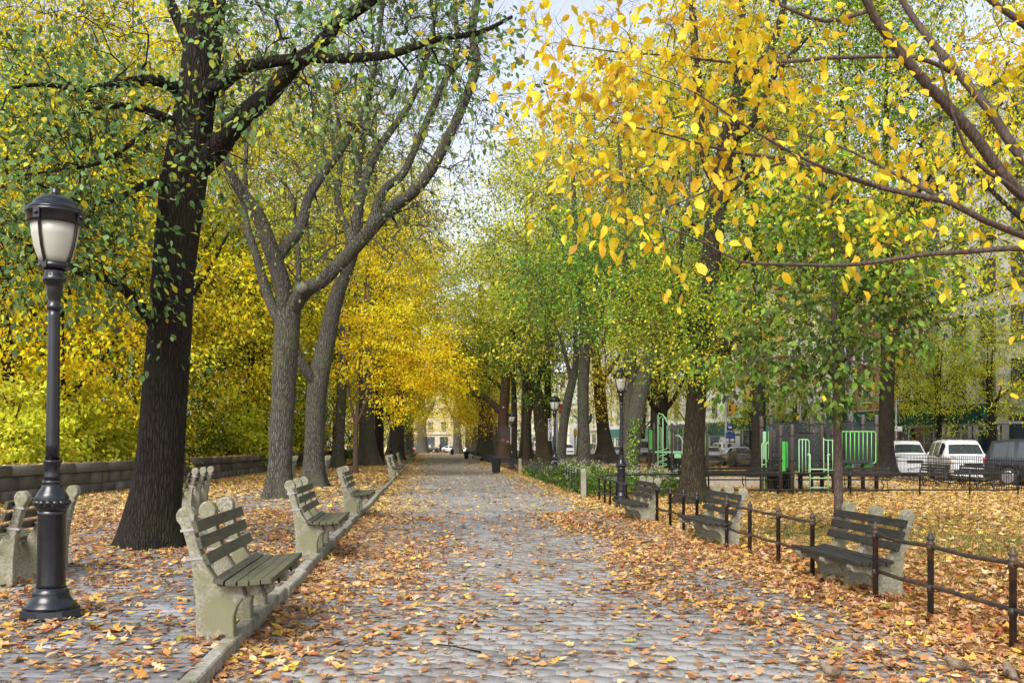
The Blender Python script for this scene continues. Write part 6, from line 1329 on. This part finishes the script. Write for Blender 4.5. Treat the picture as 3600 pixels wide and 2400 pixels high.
def ivy():
    rg = np.random.default_rng(78); n = 260; f = rg.random(n)**1.4; a = rg.normal(0, .5, n) - PI/2 - .3; z = .1 + f*2.6; X0 = (2213-1800)/FPX*41.5 + f*.28
    P = np.stack([X0 + (.42 - .03*f)*np.cos(a), 41.5 + .42*np.sin(a), z], 1); V, F, k = leaf_verts(P, np.stack([np.cos(a)*.3, np.sin(a)*.3, -np.ones(n)], 1) + rg.normal(0, .3, (n, 3)), np.stack([np.cos(a), np.sin(a), np.zeros(n)], 1), .1 + .05*rg.random(n), 'quad', rg)
    tag(np_mesh('ivy', V, F, M['leaf'], None, np.repeat(pick_colors(n, GR, rg), k, 0)), 'ivy climbing the foot of the leaning grey trunk', 'ivy', kind='stuff')
ivy()
# ======================= light, sky, camera =======================
w = bpy.data.worlds.new('World'); sc.world = w; w.use_nodes = True; nt = w.node_tree
bg = nt.nodes['Background']; sky = nt.nodes.new('ShaderNodeTexSky'); sky.sky_type = 'NISHITA'; sky.sun_disc = False
SUN_EL, SUN_AZ = math.radians(44), math.radians(205)
sky.sun_elevation = SUN_EL; sky.sun_rotation = SUN_AZ; sky.air_density = 1.; sky.dust_density = 2.; sky.ozone_density = 1.
hs = nt.nodes.new('ShaderNodeHueSaturation'); hs.inputs['Saturation'].default_value = .38      # thin high cloud greys the blue
nt.links.new(sky.outputs[0], hs.inputs['Color']); nt.links.new(hs.outputs[0], bg.inputs[0]); bg.inputs[1].default_value = .10
sl = bpy.data.lights.new('sun', 'SUN'); sl.energy = 1.5; sl.angle = math.radians(35); sl.color = (1., .95, .88)
so = bpy.data.objects.new('sun', sl); COL.objects.link(so)
d = Vector((math.sin(SUN_AZ)*math.cos(SUN_EL), math.cos(SUN_AZ)*math.cos(SUN_EL), math.sin(SUN_EL)))   # direction towards the sun
so.rotation_euler = d.to_track_quat('Z', 'Y').to_euler(); so.location = (0, -20, 60)
cam = bpy.data.cameras.new('camera'); co = bpy.data.objects.new('camera', cam); COL.objects.link(co); sc.camera = co
co.location = (0, 0, EYE); co.rotation_euler = (PI/2, 0, 0); cam.sensor_width = 36; cam.lens = 34; cam.shift_y = (HOR - 1200)/3600; cam.clip_start = .05; cam.clip_end = 2000
sc.view_settings.view_transform = 'Standard'; sc.view_settings.look = 'None'; sc.view_settings.gamma = 1; sc.view_settings.exposure = 1.5
cy = sc.cycles; cy.max_bounces = 7; cy.diffuse_bounces = 4; cy.glossy_bounces = 3; cy.transmission_bounces = 5; cy.transparent_max_bounces = 8; cy.caustics_reflective = False; cy.caustics_refractive = False
cy.use_adaptive_sampling = True; cy.adaptive_threshold = .02; cy.use_denoising = True; cy.denoiser = 'OPENIMAGEDENOISE'; cy.denoising_input_passes = 'RGB_ALBEDO_NORMAL'; sc.render.use_persistent_data = False
